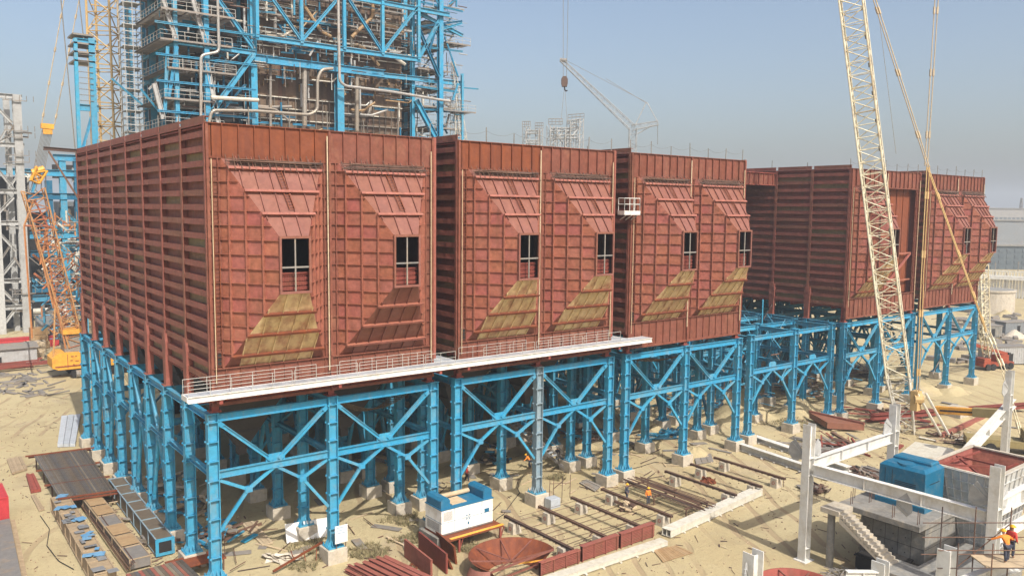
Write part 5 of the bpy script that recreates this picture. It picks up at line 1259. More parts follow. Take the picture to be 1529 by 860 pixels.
tag(b.build('leaning_sheet', M['signwhite'], None, tuple(e0)), 'white panel leaning at a slant behind the second front column', 'panel')
nb = thing('notice_board', 'small white notice board fixed at the foot of the second front column', 'notice board', (9.6, -.75, 1.5))
b = MB(); b.box(9.15, 10.25, -.92, -.88, 1.7, 3.15); b.build('board', M['signwhite'], nb, True)
b = MB()
for k, (x, w, z) in enumerate(((9.3,.7,2.95),(9.3,.5,2.72),(9.3,.75,2.5))): b.box(x, x+w, -.926, -.921, z, z+.05)
b.build('printed_line', M['tarp'], nb, True)
b = MB(); b.bar((9.3, -.85, 1.3), (9.3, -.85, 3.0), .05, .05); b.bar((10.1, -.85, 1.3), (10.1, -.85, 3.0), .05, .05); b.build('bracket', M['scaff'], nb, True)
b = MB(); p = [GZ(408, 842), GZ(446, 800+12)]; b.bar(GZ(408, 858)+ZA*.3, GZ(482, 826)+ZA*1.0, .14, .14)
for k in range(3): q = GZ(440+k*16, 838); b.bar(q, q+V((.2*k-.2, .3, .9)), .06, .06)
tag(b.build('red_rail_barrier', M['rust'], None, tuple(GZ(440, 840))), 'rusty bar on low trestles leading to a concrete footing', 'barrier')
b = MB()
for k in range(22):
    p = GZ(rnd.uniform(392, 440), rnd.uniform(828, 842)); a = rnd.uniform(0, 3.1)
    b.add([p+V((math.cos(a)*.9, math.sin(a)*.9, .05)), p+V((-math.sin(a)*.5, math.cos(a)*.5, .3*rnd.random()+.1)), p-V((math.cos(a)*.8, math.sin(a)*.8, -.05)), p+V((math.sin(a)*.5, -math.cos(a)*.5, .06))], [(0,1,2,3)])
tag(b.build('cloth_heap', M['cloth'], None, tuple(GZ(415, 836))), 'crumpled pale cloth on the sand behind the rusty bar', 'cloth')
wb = thing('work_bench', 'rusty work platform around the foot of the corner columns', 'platform', (-.5, 4.4, 0))
b = MB(); p = GZ(305, 822, .8); b.box(-2.2, 1.9, 3.3, 5.3, .95, 1.05); b.build('deck', M['rust'], wb, True)
for x in (-2.0, 1.7):
    for y in (3.4, 5.2): b = MB(); b.bar((x, y, 0), (x, y, 1.0), .1, .1); b.build('leg', M['scaff'], wb, True)
b = MB(); guard(wb, [(1.8, 3.4, 1.05), (1.8, 5.2, 1.05)], 1.8, .03, 2, 'scaff')

for lab, pts in (('thin dark cable running over the sand behind the generator', [(728, 795), (742, 775), (752, 768), (765, 750), (776, 736), (772, 728)]),
        ('thin dark cable lying in loops on the sand before the third casing', [(905, 700), (930, 704), (952, 698), (978, 690), (1000, 692), (1018, 684)]),
        ('thin dark cable trailing beside the long sandy duct', [(60, 770), (74, 790), (70, 815), (88, 838), (110, 850)])):
    b = MB(); b.path([GZ(*p)+ZA*.04 for p in pts], .035, 5); tag(b.build('cable', M['dark'], None, tuple(GZ(*pts[0]))), lab, 'cable')
# clutter under the first casing and around the column feet
def heap(cx, cy, r, n, mts, name, lab, cat, zmax=.7, L=(.6, 2.5)):
    t = thing(name, lab, cat, (cx, cy, 0))
    for mt in mts:
        b = MB()
        for k in range(n//len(mts)):
            a = rnd.uniform(0, 3.14); q = V((cx+rnd.gauss(0, r*.45), cy+rnd.gauss(0, r*.45), rnd.random()*zmax)); l = rnd.uniform(*L)
            b.bar(q, q+V((math.cos(a)*l, math.sin(a)*l, rnd.uniform(-.15,.25))), rnd.choice([.1,.2,.45]), rnd.choice([.06,.12,.25]))
        b.build('piece', M[mt], t, True)
heap(2.6, 10, 2.4, 60, ['blue', 'scrapgrey', 'scaff'], 'scrap_heap', 'heap of blue and rusty steel offcuts beside the rusty work platform', 'scrap')
heap(3.0, 17, 2.6, 60, ['plank', 'scrapgrey', 'blue'], 'scrap_heap', 'heap of timber and blue steel behind the side column row, second heap', 'scrap', 1.4)
heap(3.5, 25, 3, 50, ['cloth', 'scrapgrey', 'plank'], 'scrap_heap', 'heap of pale sacks and boards beside the far end of the tube rack', 'scrap', 2.0)
heap(-2.2, 12.5, 1.0, 30, ['tubes', 'scrapgrey'], 'scrap_heap', 'dark twisted offcuts beside the duct with the blue end frame', 'scrap', .4, (.3, 1))
heap(35.5, 12.5, 1.8, 60, ['dark', 'motor', 'plank', 'scrapgrey'], 'machine_heap', 'dark jumble of machine parts below the second casing beside the fallen stair', 'machine parts', 2.2, (.5, 1.6))
heap(60, 8, 1.8, 24, ['blue', 'motor'], 'beam_pile', 'blue spare beams lying at the foot of the last column under the third casing', 'beams', .3, (2, 4))
heap(37, -6.2, .9, 34, ['scaff', 'plank'], 'scrap_heap', 'small tangle of wire and bars on the sand between the workers', 'scrap', .4, (.3, .9))
heap(49.5, -6.0, .8, 24, ['rust'], 'scrap_heap', 'small patch of rusty bits beside the fifth rail', 'scrap', .2, (.3, .9))
heap(56.5, -14.5, 1.2, 40, ['scaff', 'scrapgrey'], 'scrap_heap', 'tangle of dark wire at the far end of the open box girder', 'scrap', .5, (.3, 1))
heap(72, -8, 3.5, 60, ['darkred', 'scrapgrey', 'scaff'], 'steel_heap', 'spread of dull red bars behind the pale lattice boom foot', 'steel bars', .5, (2, 5))
heap(92, -4, 5, 60, ['darkred', 'sandy', 'scaff'], 'steel_heap', 'spread of red and sandy bars beyond the pale boom', 'steel bars', .5, (2, 6))
b = MB(); b.prism([(0,0,0.0)]*0+[GZ(1208, 628)+ZA*.2, GZ(1252, 640)+ZA*.2, GZ(1290, 648)+ZA*.2, GZ(1232, 645)+ZA*.2], (0,0,.9)); b.build
fs = thing('fallen_stair', 'grey steel stair flight leaning down to the sand below the second casing', 'stair', (38, 9, 0))
A = V((40.2, 5.6, .2)); B = V((37.0, 14.5, 5.2)); dd = V((1.2, .45, 0)).normalized()
b = MB()
for s in (-.6, .6): b.bar(A+dd*s, B+dd*s, .08, .3); b.bar(A+dd*s+ZA*1.0, B+dd*s+ZA*1.0, .05, .05)
b.build('stringer', M['scrapgrey'], fs, True)
b = MB()
for k in range(20): p = A+(B-A)*((k+.5)/20); b.bar(p-dd*.6, p+dd*.6, .28, .05)
b.build('tread', M['galv'], fs, True)
b = MB(); bevel_box(b, 31.0, 32.2, -1.9, -.95, .0, .9, .03); tag(b.build('wrapped_pack', M['galv'], None, (31.5, -1.4, 0)), 'pale plastic wrapped pack at the foot of the grey column', 'pack')
b = MB()
for k, (x, y) in enumerate(((32.6, .2), (33.2, .3), (33.9, -.2), (34.6, -.6), (33.0, -1.2))): b.tube((x, y, 0), (x+.05, y, 2.0+.4*rnd.random()), .03, 5)
b.tube((32.6, .2, 1.6), (34.6, -.6, 1.5), .025, 4); tag(b.build('rod_fence', M['scaff'], None, (33, 0, 0)), 'row of upright thin rods beside the grey column foot', 'rods')
# netting under the first and third casing
for (x0, x1, y, z, lab) in ((11, 18, 1.6, 12.9, 'brown safety net sagging below the front of the first casing'), (44.5, 60.5, 2.0, 13.2, 'brown safety net sagging below the front of the third casing')):
    b = MB(); n = 26
    P = lambda i, j: V((x0+(x1-x0)*i/n, y+j*.45, z-(1.4+.02*j)*abs(math.sin(math.pi*i/n))**.8-.12*j*(1-abs(i/n-.5))))
    for i in range(n):
        for j in range(6):
            b.tube(P(i, j), P(i+1, j), .03, 3, cap=False)
            if j < 5: b.tube(P(i, j), P(i, j+1), .03, 3, cap=False); b.tube(P(i, j), P(i+1, j+1), .022, 3, cap=False)
    tag(b.build('safety_net', M['net'], None, (x0, y, z)), lab, 'net')
def mound(cx, cy, rx_, ry_, h, lab, mt='sand', seed=1):
    from mathutils import noise
    N_, K = 12, 32; vs = [(cx, cy, h)]; fs = []
    for i in range(1, N_+1):
        for k in range(K):
            a = k/K*6.283; r = i/N_; q = r*(1+.25*noise.noise(V((math.cos(a)*1.6, math.sin(a)*1.6, seed))))
            x, y = cx+rx_*q*math.cos(a), cy+ry_*q*math.sin(a)
            z = h*(.5+.5*math.cos(math.pi*r))*(1+.5*noise.noise(V((x*.6, y*.6, seed))))+.18*noise.noise(V((x*1.7, y*1.7, seed)))*(1-r)-.06*(r > .99)
            vs.append((x, y, z))
    for k in range(K): fs.append((0, 1+k, 1+(k+1)%K))
    for i in range(N_-1):
        for k in range(K): a = 1+i*K; fs.append((a+k, a+K+k, a+K+(k+1)%K, a+(k+1)%K))
    b = MB(); b.add(vs, fs, .5)
    return tag(b.build('sand_heap', M[mt], None, (cx, cy, 0), True), lab, 'sand heap')
mound(75.5, 9, 5.5, 4.5, 3.4, 'tall sand heap inside the lower blue frame, beside its middle column', seed=1)
mound(84, 5.6, 5, 3.4, 1.8, 'low spreading sand heap between the lower blue frame and the fourth casing', seed=2)
mound(112, 3, 9, 4, 1.4, 'flat sand heap below the last casing', seed=3)
mound(100, -9, 9, 5, 1.0, 'broad low sand rise near the long dark red girder', seed=4)
mound(56, 1.6, 2.5, 2.2, 1.0, 'small sand heap at the front foot of the third casing', seed=5)
q = random.Random(21)
for k, (px, py, r, h) in enumerate(((870, 668, 2.2, .8), (980, 640, 2.4, .9), (1010, 625, 2.6, 1.0), (950, 610, 3, 1.2), (560, 700, 2.6, .7), (1060, 615, 2.2, .9), (1095, 628, 2.4, .9), (1310, 610, 3.4, .9), (1330, 585, 4, 1.0), (1420, 585, 4, 1.0))):
    p = GZ(px, py); m_ = mound(p.x, p.y, r, r*.8, h, 'low spoil heap among the column feet, ' + ['behind the grey column', 'beside the fallen stair', 'behind the third casing front row', 'deep behind the fallen stair', 'under the first casing', 'under the far half of the third casing', 'at the last column of the third casing', 'before the pale boom', 'deep behind the pale boom', 'beyond the pale boom'][k], seed=30+k); m_['group'] = 'spoil heaps'
heap(25, 20, 3, 40, ['scrapgrey', 'plank', 'blue'], 'scrap_heap', 'scattered boards deep under the second casing', 'scrap', .6)
heap(50, 14, 3, 46, ['scrapgrey', 'scaff', 'blue'], 'scrap_heap', 'scattered steel deep under the third casing', 'scrap', .6, (1, 3))
heap(72, 16, 4, 60, ['blue', 'scaff', 'scrapgrey'], 'scrap_heap', 'stacked blue steel inside the lower blue frame', 'scrap', 1.5, (1, 4))
heap(96, 12, 4, 60, ['blue', 'scaff', 'scrapgrey'], 'scrap_heap', 'blue and dark steel lying under the fourth casing', 'scrap', 1.2, (1, 4))
heap(118, 14, 4, 60, ['scaff', 'sandy', 'scrapgrey'], 'scrap_heap', 'dark steel lying under the last casing', 'scrap', 1.2, (1, 4))
heap(98, -2, 3, 40, ['scaff', 'sandy'], 'steel_heap', 'bars strewn in front of the fourth casing', 'steel bars', .4, (1, 4))
heap(88, -15, 3, 50, ['sandy', 'scaff', 'cream'], 'steel_heap', 'bars strewn around the foot of the pale boom', 'steel bars', .6, (.6, 3))
heap(66, -16, 2.6, 50, ['scaff', 'scrapgrey'], 'steel_heap', 'dark bars strewn behind the tall white column', 'steel bars', .4, (.6, 3))
heap(62, -19, 2.2, 36, ['darkred', 'scaff'], 'steel_heap', 'rusty bars strewn behind the white beam', 'steel bars', .4, (.6, 2))
def scrub(cx, cy, r, n, nm, seed):
    q = random.Random(seed); b = MB()
    for k in range(n):
        a = q.uniform(0, 6.283); d = r*math.sqrt(q.random())*(1+.3*math.sin(3*a)); x, y = cx+d*math.cos(a)*1.4, cy+d*math.sin(a)
        for j in range(3):
            e = V((q.uniform(-.35,.35), q.uniform(-.35,.35), q.uniform(.1,.45))); w = V((q.uniform(-.06,.06), q.uniform(-.06,.06), 0)); p = V((x, y, 0)); b.add([p-w, p+w, p+e], [(0,1,2)])
    tag(b.build(nm, M['grass']), kind='stuff')
for k, (px, py, r, n) in enumerate(((600, 776, 1.3, 320), (540, 824, 1.3, 260), (563, 826, .9, 160), (610, 805, 1.1, 200), (830, 713, .9, 160), (1180, 632, 2.4, 300), (470, 815, 1.6, 260), (700, 820, .8, 120), (880, 700, .8, 60), (455, 845, 1.0, 120), (640, 805, 1.0, 120))):
    p = GZ(px, py); scrub(p.x, p.y, r, n, 'dry_grass', k)
for nm, mt, n in (('strewn_tubes', 'scaff', 90), ('strewn_boards', 'plank', 60), ('strewn_plates', 'scrapgrey', 60)):
    b = MB()
    for k in range(n):
        p = V((rnd.uniform(4, 62), rnd.uniform(-3, 12), .08)) if k % 2 else (V((rnd.uniform(62, 108), rnd.uniform(-22, 2), .08)) if k % 3 else V((rnd.uniform(-1.5, 3), rnd.uniform(2, 44), .3)))
        a = rnd.uniform(0, 3.14); L = rnd.uniform(.8, 3.2); b.bar(p, p+V((L*math.cos(a), L*math.sin(a), rnd.uniform(-.03,.12))), {'strewn_tubes': .06, 'strewn_boards': .22, 'strewn_plates': rnd.uniform(.3, .9)}[nm], .05)
    tag(b.build(nm, M[mt]), kind='stuff')
# small stones and rubbish all over the yard
for nm, mt, n in (('loose_stones', 'sandy', 1200), ('loose_wood', 'plank', 420), ('loose_scrap', 'scaff', 520), ('loose_clods', 'sandy', 1800)):
    b = MB()
    for k in range(n):
        x, y = (rnd.uniform(-14, 95), rnd.uniform(-30, 14)) if rnd.random() < .8 else (rnd.uniform(-14, 2), rnd.uniform(5, 75)); p = V((x, y, .02)); a = rnd.uniform(0, 3.14)
        if nm in ('loose_stones', 'loose_clods'): s = rnd.uniform(.03, .11); b.bar(p, p+V((s*math.cos(a), s*math.sin(a), s*.3)), s, s)
        else: l = rnd.uniform(.15, .9)*(2.2 if rnd.random() < .08 else 1); b.bar(p, p+V((l*math.cos(a), l*math.sin(a), rnd.uniform(0,.1))), rnd.choice([.03,.05,.12]), .04)
    tag(b.build(nm, M[mt]), kind='stuff')

# ------------------------------------------------------------------ right distance
rk2 = thing('red_crane_lorry', 'red mobile crane lorry parked beyond the end of the last casing', 'crane lorry', tuple(GZ(1478, 552)))
p = GZ(1460, 552); q_ = GZ(1500, 549); d = (q_-p); d.z = 0; d.normalize(); u_ = d.cross(ZA)
b = MB(); b.bar(p+ZA*1.0, p+d*7.5+ZA*1.0, 2.3, .6); b.bar(p+d*.2+ZA*1.7, p+d*1.8+ZA*1.7, 2.2, .9); b.build('chassis', M['redcrane'], rk2, True)
b = MB(); b.bar(p+d*6.8+ZA*2.6, p-d*2.0+ZA*4.9, .55, .6); b.bar(p+d*4.2+ZA*1.9, p+d*6.4+ZA*2.0, 1.9, 1.2); b.build('telescopic_boom', M['redcrane'], rk2, True)
for k in (1.0, 2.2, 5.2, 6.5): b = MB(); b.tube(p+d*k+u_*1.1+ZA*.6, p+d*k+u_*1.5+ZA*.6, .6, 12); b.build('wheel', M['black'], rk2, True)
b = MB(); b.bar(p+d*7.0+ZA*2.55, p+d*7.5+ZA*2.5, .7, .7); b.build('boom_head', M['black'], rk2, True)
def cabin(px, py, w, dp, h, rz, lab, mt):
    p = GZ(px, py); t = thing('site_cabin', lab, 'cabin', tuple(p), None, rz); b = MB(); b.box(-w/2, w/2, 0, dp, .2, h)
    for k in range(int(w/.45)): b.box(-w/2+k*.45, -w/2+k*.45+.2, -.05, 0, .25, h-.05)
    b.build('wall', M[mt], t); b = MB(); b.box(-w/2-.15, w/2+.15, -.15, dp+.15, h, h+.15); b.build('roof', M['scrapgrey'], t)
    b = MB(); b.box(-.4, .5, -.08, -.05, .3, 2.2); b.build('door', M['dark'], t)
cabin(1508, 545, 9, 3, 3.4, R(-30), 'grey corrugated cabin behind the red crane lorry', 'shed'); cabin(1520, 500, 8, 3, 3, R(-20), 'pale cabin farther behind the corrugated cabin', 'water'); cabin(1482, 505, 5, 3, 2.8, R(-25), 'dark grey cabin beside the pale cabin', 'concgrey')
p = GZ(1475, 466); tk = thing('round_tank', 'round concrete tank under construction beyond the last casing', 'tank', tuple(p)); b = MB(); b.tube(p, p+ZA*6.3, 6.6, 28); b.build('shell', M['conc'], tk, True)
b = MB(); b.tube(p+ZA*6.3, p+ZA*6.8, 6.9, 28); b.build('rim', M['conc'], tk, True); b = MB(); b.tube(p+ZA*6.8, p+ZA*6.85, 6.2, 28); b.build('inside', M['concgrey'], tk, True)
tz = thing('white_trestle', 'white elevated trestle with many posts beyond the round tank', 'trestle', tuple(GZ(1500, 445)))
a = GZ(1462, 442); c = GZ(1560, 448); b = MB(); b.bar(a+ZA*6.8, c+ZA*6.8, 3, 1.2); b.build('deck', M['white'], tz, True)
for k in range(22): b = MB(); p = a+(c-a)*(k/21); b.bar(p, p+ZA*6.3, .7, .5); b.build('post', M['white'], tz, True)
b = MB(); b.bar(a+ZA*9, c+ZA*9, .3, .3)
for k in range(22): p = a+(c-a)*(k/21); b.bar(p+ZA*7, p+ZA*9, .2, .2)
b.build('railing', M['white'], tz, True)
def block_b(px0, px1, py, D_, h, lab, mt, rows=0):
    a = GD(px0, py, D_); c = GD(px1, py, D_); a.z = c.z = 0; d = (c-a).normalized(); n_ = V((-d.y, d.x, 0)); n_ = n_ if n_.dot(FW) > 0 else -n_
    t = thing('far_building', lab, 'building', tuple(a)); b = MB(); b.prism([a, c, c+n_*25, a+n_*25], (0, 0, h)); b.build('wall', M[mt], t, True)
    if rows:
        L = (c-a).length
        for r in range(rows):
            for k in range(min(24, int(L/4))): b = MB(); p = a+d*(k*4+1)+ZA*(h/rows*(r+.25)); b.bar(p-n_*.1, p+d*2.4-n_*.1, .3, h/rows*.55); b.build('window', M['bldgdark'], t, True)
    b = MB(); b.prism([a-n_*.8+ZA*h, c-n_*.8+ZA*h, c+n_*26+ZA*h, a+n_*26+ZA*h], (0, 0, .8)); b.build('roof', M['concgrey'], t, True)
block_b(1476, 1580, 395, 420, 12, 'long dark glazed building far beyond the round tank', 'bldgdark', 4)
block_b(1478, 1590, 380, 520, 24, 'long grey windowless hall behind the dark glazed building', 'water')
block_b(1470, 1600, 350, 760, 33, 'pale hall on the horizon behind the windowless hall', 'bldg', 2)
t = thing('far_pylon', 'faint lattice pylon on the horizon above the pale hall', 'pylon', tuple(GD(1523, 330, 800)[:2])+(0,))
b = MB(); p = GD(1523, 330, 800); b.lattice((p.x, p.y, 0), (p.x, p.y, 44), 5, 1, 14, .35, .2); b.build('mast', M['scrapgrey'], t, True)
for k, (px, py, D_, sx, h) in enumerate(((1500, 470, 230, 4, 1.5), (1520, 480, 200, 5, 1.2), (1490, 420, 320, 8, 2), (1515, 490, 190, 4, 1.6))):
    p = GD(px, py, D_); mound(p.x, p.y, sx, sx*.7, h, ['low sand heap in front of the round tank', 'pale sand heap beside the round tank', 'long sand bank behind the round tank', 'sand heap beside the pale cabin'][k], 'conc' if k == 3 else 'sand', 10+k)
for k, (px, py, D_, h) in enumerate(((1486, 400, 330, 9), (1503, 410, 300, 7), (1520, 405, 320, 10), (1512, 360, 600, 26))):
    p = GD(px, py, D_); b = MB(); b.tube((p.x, p.y, 0), (p.x, p.y, h), .16, 6); b.bar((p.x-1, p.y, h-.8), (p.x+1, p.y, h-.8), .15, .15); tag(b.build('power_pole', M['scrapgrey'], None, (p.x, p.y, 0)), ['short pole before the dark glazed building, first of three', 'short pole above the white trestle', 'tall pole before the dark glazed building', 'high pole behind the windowless hall'][k], 'pole')
b = MB()                                                 # wooded horizon
q = random.Random(5)
for k in range(9000):
    a = q.uniform(R(52), R(78)); dist = q.uniform(900, 1500); x, y = CAM.x+dist*math.sin(a), CAM.y+dist*math.cos(a); z = q.random()**.8*q.uniform(8, 20); s = q.uniform(2, 5)
    v = [V((q.uniform(-s,s), q.uniform(-s,s), q.uniform(-s*.6,s*.6))) for _ in range(3)]; b.add([V((x,y,z))+w for w in v], [(0,1,2)])
tag(b.build('far_woods', M['leaf']), kind='stuff')
b = MB(); q = random.Random(9)
for k in range(70):
    p = GZ(q.uniform(1425, 1529), q.uniform(470, 545)); a = q.uniform(0, 3.1); l = q.uniform(1, 5); b.bar(p+ZA*.3, p+V((l*math.cos(a), l*math.sin(a), .3)), q.uniform(.4, 1.6), q.uniform(.3, 1.2))
tag(b.build('far_yard_clutter', M['scrapgrey']), kind='stuff')
# long things lying right of the pale boom
b = MB(); a = V((86.5, -3.5, .9)); c = V((112, -13.5, .9)); b.ibm(a, c, .6, .7, ZA, .08); b.bar(a+ZA*.5, c+ZA*.5, .1, .1); tag(b.build('red_girder', M['darkred'], None, tuple(a)), 'long dark red girder on supports behind the olive truck crane', 'girder')
b = MB(); b.bar(GZ(1405, 655)+ZA*.4, GZ(1500, 612)+ZA*.4, .5, .5); tag(b.build('red_girder', M['redside'], None, tuple(GZ(1405, 655))), 'dull red girder lying slanted in front of the long dark red girder', 'girder')
b = MB(); b.prism([GZ(1208, 627)+ZA*.3, GZ(1250, 637)+ZA*.3, GZ(1290, 646)+ZA*.3, GZ(1235, 643)+ZA*.3], (0, 0, .8)); b.bar(GZ(1208, 627)+ZA*1.2, GZ(1290, 646)+ZA*1.2, .3, .3); tag(b.build('red_duct_section', M['redside'], None, tuple(GZ(1245, 638))), 'pinkish red duct section lying behind the tall white column', 'duct section')
b = MB(); b.bar(GZ(1415, 642)+ZA*1.5, GZ(1490, 640)+ZA*1.5, 2.0, .5); 
yt = thing('truck_crane', 'dusty olive truck crane with a yellow boom beside the long dark red girder', 'truck crane', tuple(GZ(1440, 660)))
A = GZ(1395, 640)+ZA*2.6; B = GZ(1500, 660)+ZA*3.6
b = MB(); b.bar(A, A+(B-A)*.62, .8, .9); b.build('boom', M['yellow'], yt, True)
b = MB(); b.bar(A+(B-A)*.55, B, 1.0, 1.1); b.build('boom_base', M['olive'], yt, True)
b = MB(); e = (B-A).normalized(); nn = e.cross(ZA).normalized()
for k in range(9): p = A+(B-A)*(.08+k*.055)+nn*-.41; b.bar(p, p+e*.45, .02, .22)
for k in range(9): p = A+(B-A)*(.08+k*.055)+nn*.41; b.bar(p, p+e*.45, .02, .22)
b.build('boom_stripe', M['dark'], yt, True)
G0 = GZ(1440, 668); G1 = GZ(1520, 676); e2 = (G1-G0).normalized(); u2 = e2.cross(ZA)
b = MB(); b.bar(G0+ZA*1.2, G0+e2*11+ZA*1.2, 2.5, .8); b.bar(G0+e2*6+ZA*2.2, G0+e2*10+ZA*2.2, 2.2, 1.4); b.build('chassis', M['olive'], yt, True)
for k in (1, 2.6, 7.5, 9.2):
    for s in (-1, 1): b = MB(); b.tube(G0+e2*k+u2*s*1.0+ZA*.6, G0+e2*k+u2*s*1.4+ZA*.6, .6, 12); b.build('wheel', M['black'], yt, True)
b = MB(); bevel_box(b, 97, 99.5, -10.6, -8.4, 0, 1.9, .05); tag(b.build('concrete_stub', M['conc'], None, (98, -9.5, 0)), 'squat concrete stub under the long dark red girder', 'concrete stub')

# ------------------------------------------------------------------ people
def skin_mesh(name, pts, edges, m, parent, sub=1):
    me = bpy.data.meshes.new(name); me.from_pydata([p[:3] for p in pts], edges, []); me.materials.append(m)
    o = bpy.data.objects.new(name, me); COL.objects.link(o); o.parent = parent
    bm = bmesh.new(); bm.from_mesh(me); ly = bm.verts.layers.skin.verify(); bm.verts.ensure_lookup_table()
    for v, p in zip(bm.verts, pts): v[ly].radius = (p[3], p[3]); v[ly].use_root = False
    bm.verts[0][ly].use_root = True
    bm.to_mesh(me); bm.free()
    o.modifiers.new('Skin', 'SKIN'); s = o.modifiers.new('Sub', 'SUBSURF'); s.levels = s.render_levels = sub
    return o
def person(loc, rz, label, top, hat, pose='stand', group='workers on the site'):
    t = thing('person', label, 'person', loc, group, rz)
    lean = {'stand': 0., 'walk': .06, 'bend': .75}[pose]
    hip = V((0, 0, .92)); ch = hip+V((0, math.sin(lean)*.42, math.cos(lean)*.42)); nk = hip+V((0, math.sin(lean)*.56, math.cos(lean)*.56)); hd = nk+V((0, math.sin(lean*.6)*.17+.02, math.cos(lean*.6)*.15))
    pts = []; ed = []
    def ad(p, r, fr_=None): pts.append((p[0], p[1], p[2], r)); i = len(pts)-1; (ed.append((fr_, i)) if fr_ is not None else None); return i
    P = {}
    r0 = ad(hip, .145); wst = ad(hip+(ch-hip)*.5, .125, r0); c_i = ad(ch, .15, wst); n_i = ad(nk, .06, c_i); h_i = ad(hd, .10, n_i); ad(hd+V((0, .0, .1)), .085, h_i); ad(hd+V((0, .105, -.01)), .02, h_i)
    legs = {}; arms = {}
    for s in (-1, 1):
        st = {'stand': .03, 'walk': .2, 'bend': .12}[pose]*s
        kn = V((s*.11, st*.6+.05, .49)); an = V((s*.11, st-.01, .085)); to = an+V((0, .17, -.045))
        a = ad(V((s*.10, 0, .86)), .095, r0); k_ = ad(kn, .065, a); f_ = ad(an, .045, k_); ad(to, .035, f_); legs[s] = [(V((s*.10, 0, .86)), .11), (kn, .085), (an, .075)]
        sh = ch+V((s*.20, 0, .06)); el = sh+V((s*.07, math.sin(lean)*.1-.02-.1*s*(pose == 'walk'), -.28)); wr = el+V((-s*.03, .14+.1*(pose == 'bend'), -.20)); 
        if pose == 'bend': el = sh+V((s*.22, .12, -.16)); wr = el+V((s*.18, .14, -.12))
        i = ad(sh, .062, c_i); j = ad(el, .045, i); w = ad(wr, .032, j); d = (wr-el).normalized(); pm = wr+d*.07; m_ = ad(pm, .035, w); arms[s] = [(sh, .08), (el, .062), (wr, .05)]
        sd = d.cross(V((0, 1, 0))).normalized() if abs(d.y) < .9 else V((1, 0, 0)); nr = sd.cross(d)
        for q, ln in ((-.03, .07), (-.01, .085), (.01, .08), (.03, .06)):
            b0 = ad(pm+sd*q+d*.03, .010, m_); b1 = ad(pm+sd*q+d*(.03+ln*.5)+nr*.01, .009, b0); ad(pm+sd*q+d*(.03+ln*.9)+nr*.035, .008, b1)
        b0 = ad(pm-sd*.045-d*.01, .011, m_); ad(pm-sd*.06+d*.03+nr*.02, .009, b0)
    skin_mesh('body', pts, ed, M['skin'], t)
    jp = [(*(hip+V((0,0,-.06))), .165), (*(hip+(ch-hip)*.5), .155), (*ch, .175), (*(nk-V((0,0,.02))), .09)]; je = [(0,1),(1,2),(2,3)]
    for s in (-1, 1):
        n0 = len(jp); jp += [(*p, r) for p, r in arms[s]]; je += [(2, n0), (n0, n0+1), (n0+1, n0+2)]
    skin_mesh('jacket', jp, je, M[top], t)
    tp_ = [(*(hip+V((0,0,.02))), .16)]; te = []
    for s in (-1, 1):
        n0 = len(tp_); tp_ += [(*p, r) for p, r in legs[s]]; te += [(0, n0), (n0, n0+1), (n0+1, n0+2)]
    skin_mesh('trousers', tp_, te, M['navy'], t)
    b = MB()
    for k in range(5):
        a0, a1 = k/5*1.5, (k+1)/5*1.5; b.tube(hd+V((0,0,.06+.12*math.sin(a0))), hd+V((0,0,.06+.12*math.sin(a1))), .135*math.cos(a0)+.005, 14, .5, .135*math.cos(a1)+.005)
    b.tube(hd+V((0,.03,.05)), hd+V((0,.03,.065)), .17, 14, .5); b.build('helmet', M[hat], t, False, True)
    b = MB()
    for s in (-1, 1): b.tube(hd+V((s*.035, .09, .02)), hd+V((s*.035, .1, .02)), .013, 6)
    b.tube(hd+V((-.03, .093, -.05)), hd+V((.03, .093, -.05)), .007, 5); b.build('face_features', M['hair'], t)
    return t
person(GZ(697, 719), R(-120), 'worker in red walking under the second casing near its first front column', 'redwear', 'plank' if False else 'whitehat', 'walk')
person((38.5, -4.6, 0), R(200), 'worker in dark clothes with yellow helmet standing between the rails', 'navy', 'helmet', 'stand')
person((39.4, -6.6, 0), R(160), 'worker in orange vest and yellow helmet beside the bundle of rusty bars', 'hivis', 'helmet', 'stand')
person(GZ(791, 699), R(40), 'worker in orange bending over in the shade beside the grey column', 'hivis', 'helmet', 'bend')
person(GZ(832, 690), R(-40), 'worker with white helmet in the shade beside the dark machine parts', 'navy', 'whitehat', 'stand')
person((W0.x, W0.y, ZP), R(-40), 'worker in yellow orange shirt leaning forward on the scaffold by the hopper', 'hivis', 'helmet', 'bend')
person(tuple(OW+SX*.55+SY*.6+ZA*ZP), R(-100), 'worker in red overall behind the leaning worker on the scaffold', 'redwear', 'helmet', 'stand')

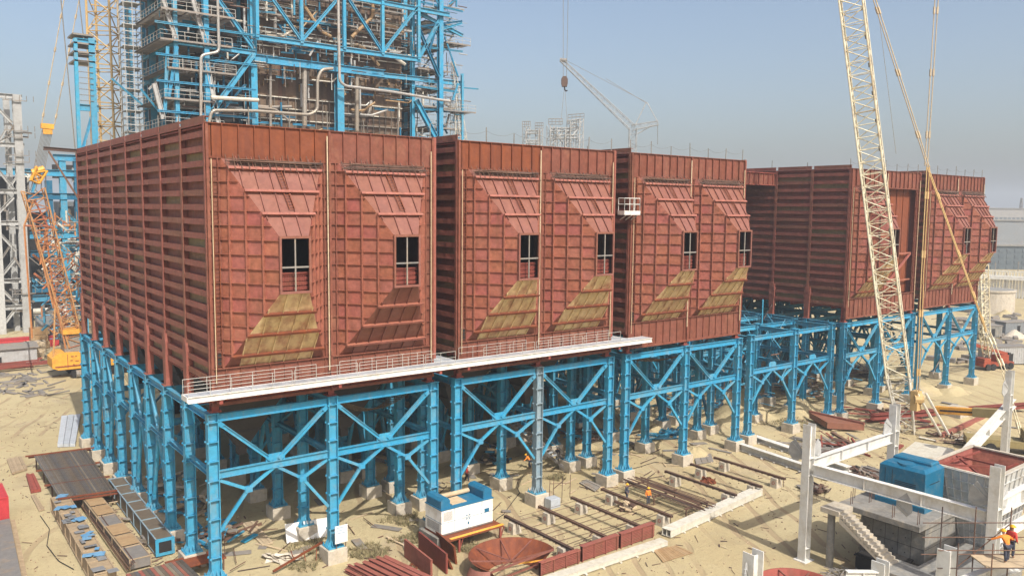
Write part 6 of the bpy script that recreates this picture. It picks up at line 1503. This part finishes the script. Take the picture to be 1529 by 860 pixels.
# ------------------------------------------------------------------ air, light, camera
hz = MB(); hz.box(-2500, 3500, -1500, 4500, -1.2, 110)
hm = bpy.data.materials.new('haze_air'); hm.use_nodes = True; nt = hm.node_tree; nt.nodes.clear()
om = nt.nodes.new('ShaderNodeOutputMaterial'); vp = nt.nodes.new('ShaderNodeVolumePrincipled')
vp.inputs['Color'].default_value = (.80, .86, .92, 1); vp.inputs['Density'].default_value = HAZE = .0005; vp.inputs['Anisotropy'].default_value = .1
nt.links.new(vp.outputs[0], om.inputs['Volume'])
ho_ = hz.build('haze', hm); tag(ho_, kind='stuff')
EL, AZ = R(47.), R(6.)
w = bpy.data.worlds.new('World'); sc.world = w; w.use_nodes = True; nt = w.node_tree
sk = nt.nodes.new('ShaderNodeTexSky'); sk.sky_type = 'NISHITA'; sk.sun_disc = False; sk.sun_elevation = EL; sk.sun_rotation = math.pi+AZ
sk.air_density = 1.0; sk.dust_density = 4.6; sk.ozone_density = .6; sk.altitude = 50
bg = nt.nodes['Background']; bg.inputs[1].default_value = .15; nt.links.new(sk.outputs[0], bg.inputs[0])
sl = bpy.data.lights.new('sun', 'SUN'); sl.energy = 4.5; sl.angle = R(.5); sl.color = (1, .95, .88)
so = bpy.data.objects.new('sun', sl); COL.objects.link(so)
so.rotation_euler = V((math.sin(AZ)*math.cos(EL), math.cos(AZ)*math.cos(EL), -math.sin(EL))).to_track_quat('-Z', 'Y').to_euler()
cm = bpy.data.cameras.new('camera'); cm.sensor_width = 36; cm.lens = FL/1529*36; cm.clip_end = 20000; cm.clip_start = .5
co = bpy.data.objects.new('camera', cm); COL.objects.link(co)
co.matrix_world = Matrix(((RT.x, UP.x, -FW.x, CAM.x), (RT.y, UP.y, -FW.y, CAM.y), (RT.z, UP.z, -FW.z, CAM.z), (0,0,0,1)))
sc.camera = co
for o in sc.objects:
    if '_o' in o: del o['_o']
sc.view_settings.view_transform = 'Standard'; sc.view_settings.look = 'None'; sc.view_settings.gamma = 1; sc.view_settings.exposure = .27; sc.view_settings.use_curve_mapping = False
sc.cycles.use_denoising = True
sc.cycles.max_bounces = 5; sc.cycles.diffuse_bounces = 3; sc.cycles.glossy_bounces = 2; sc.cycles.volume_bounces = 0; sc.cycles.transmission_bounces = 1
sc.cycles.use_adaptive_sampling = True; sc.cycles.adaptive_threshold = .015
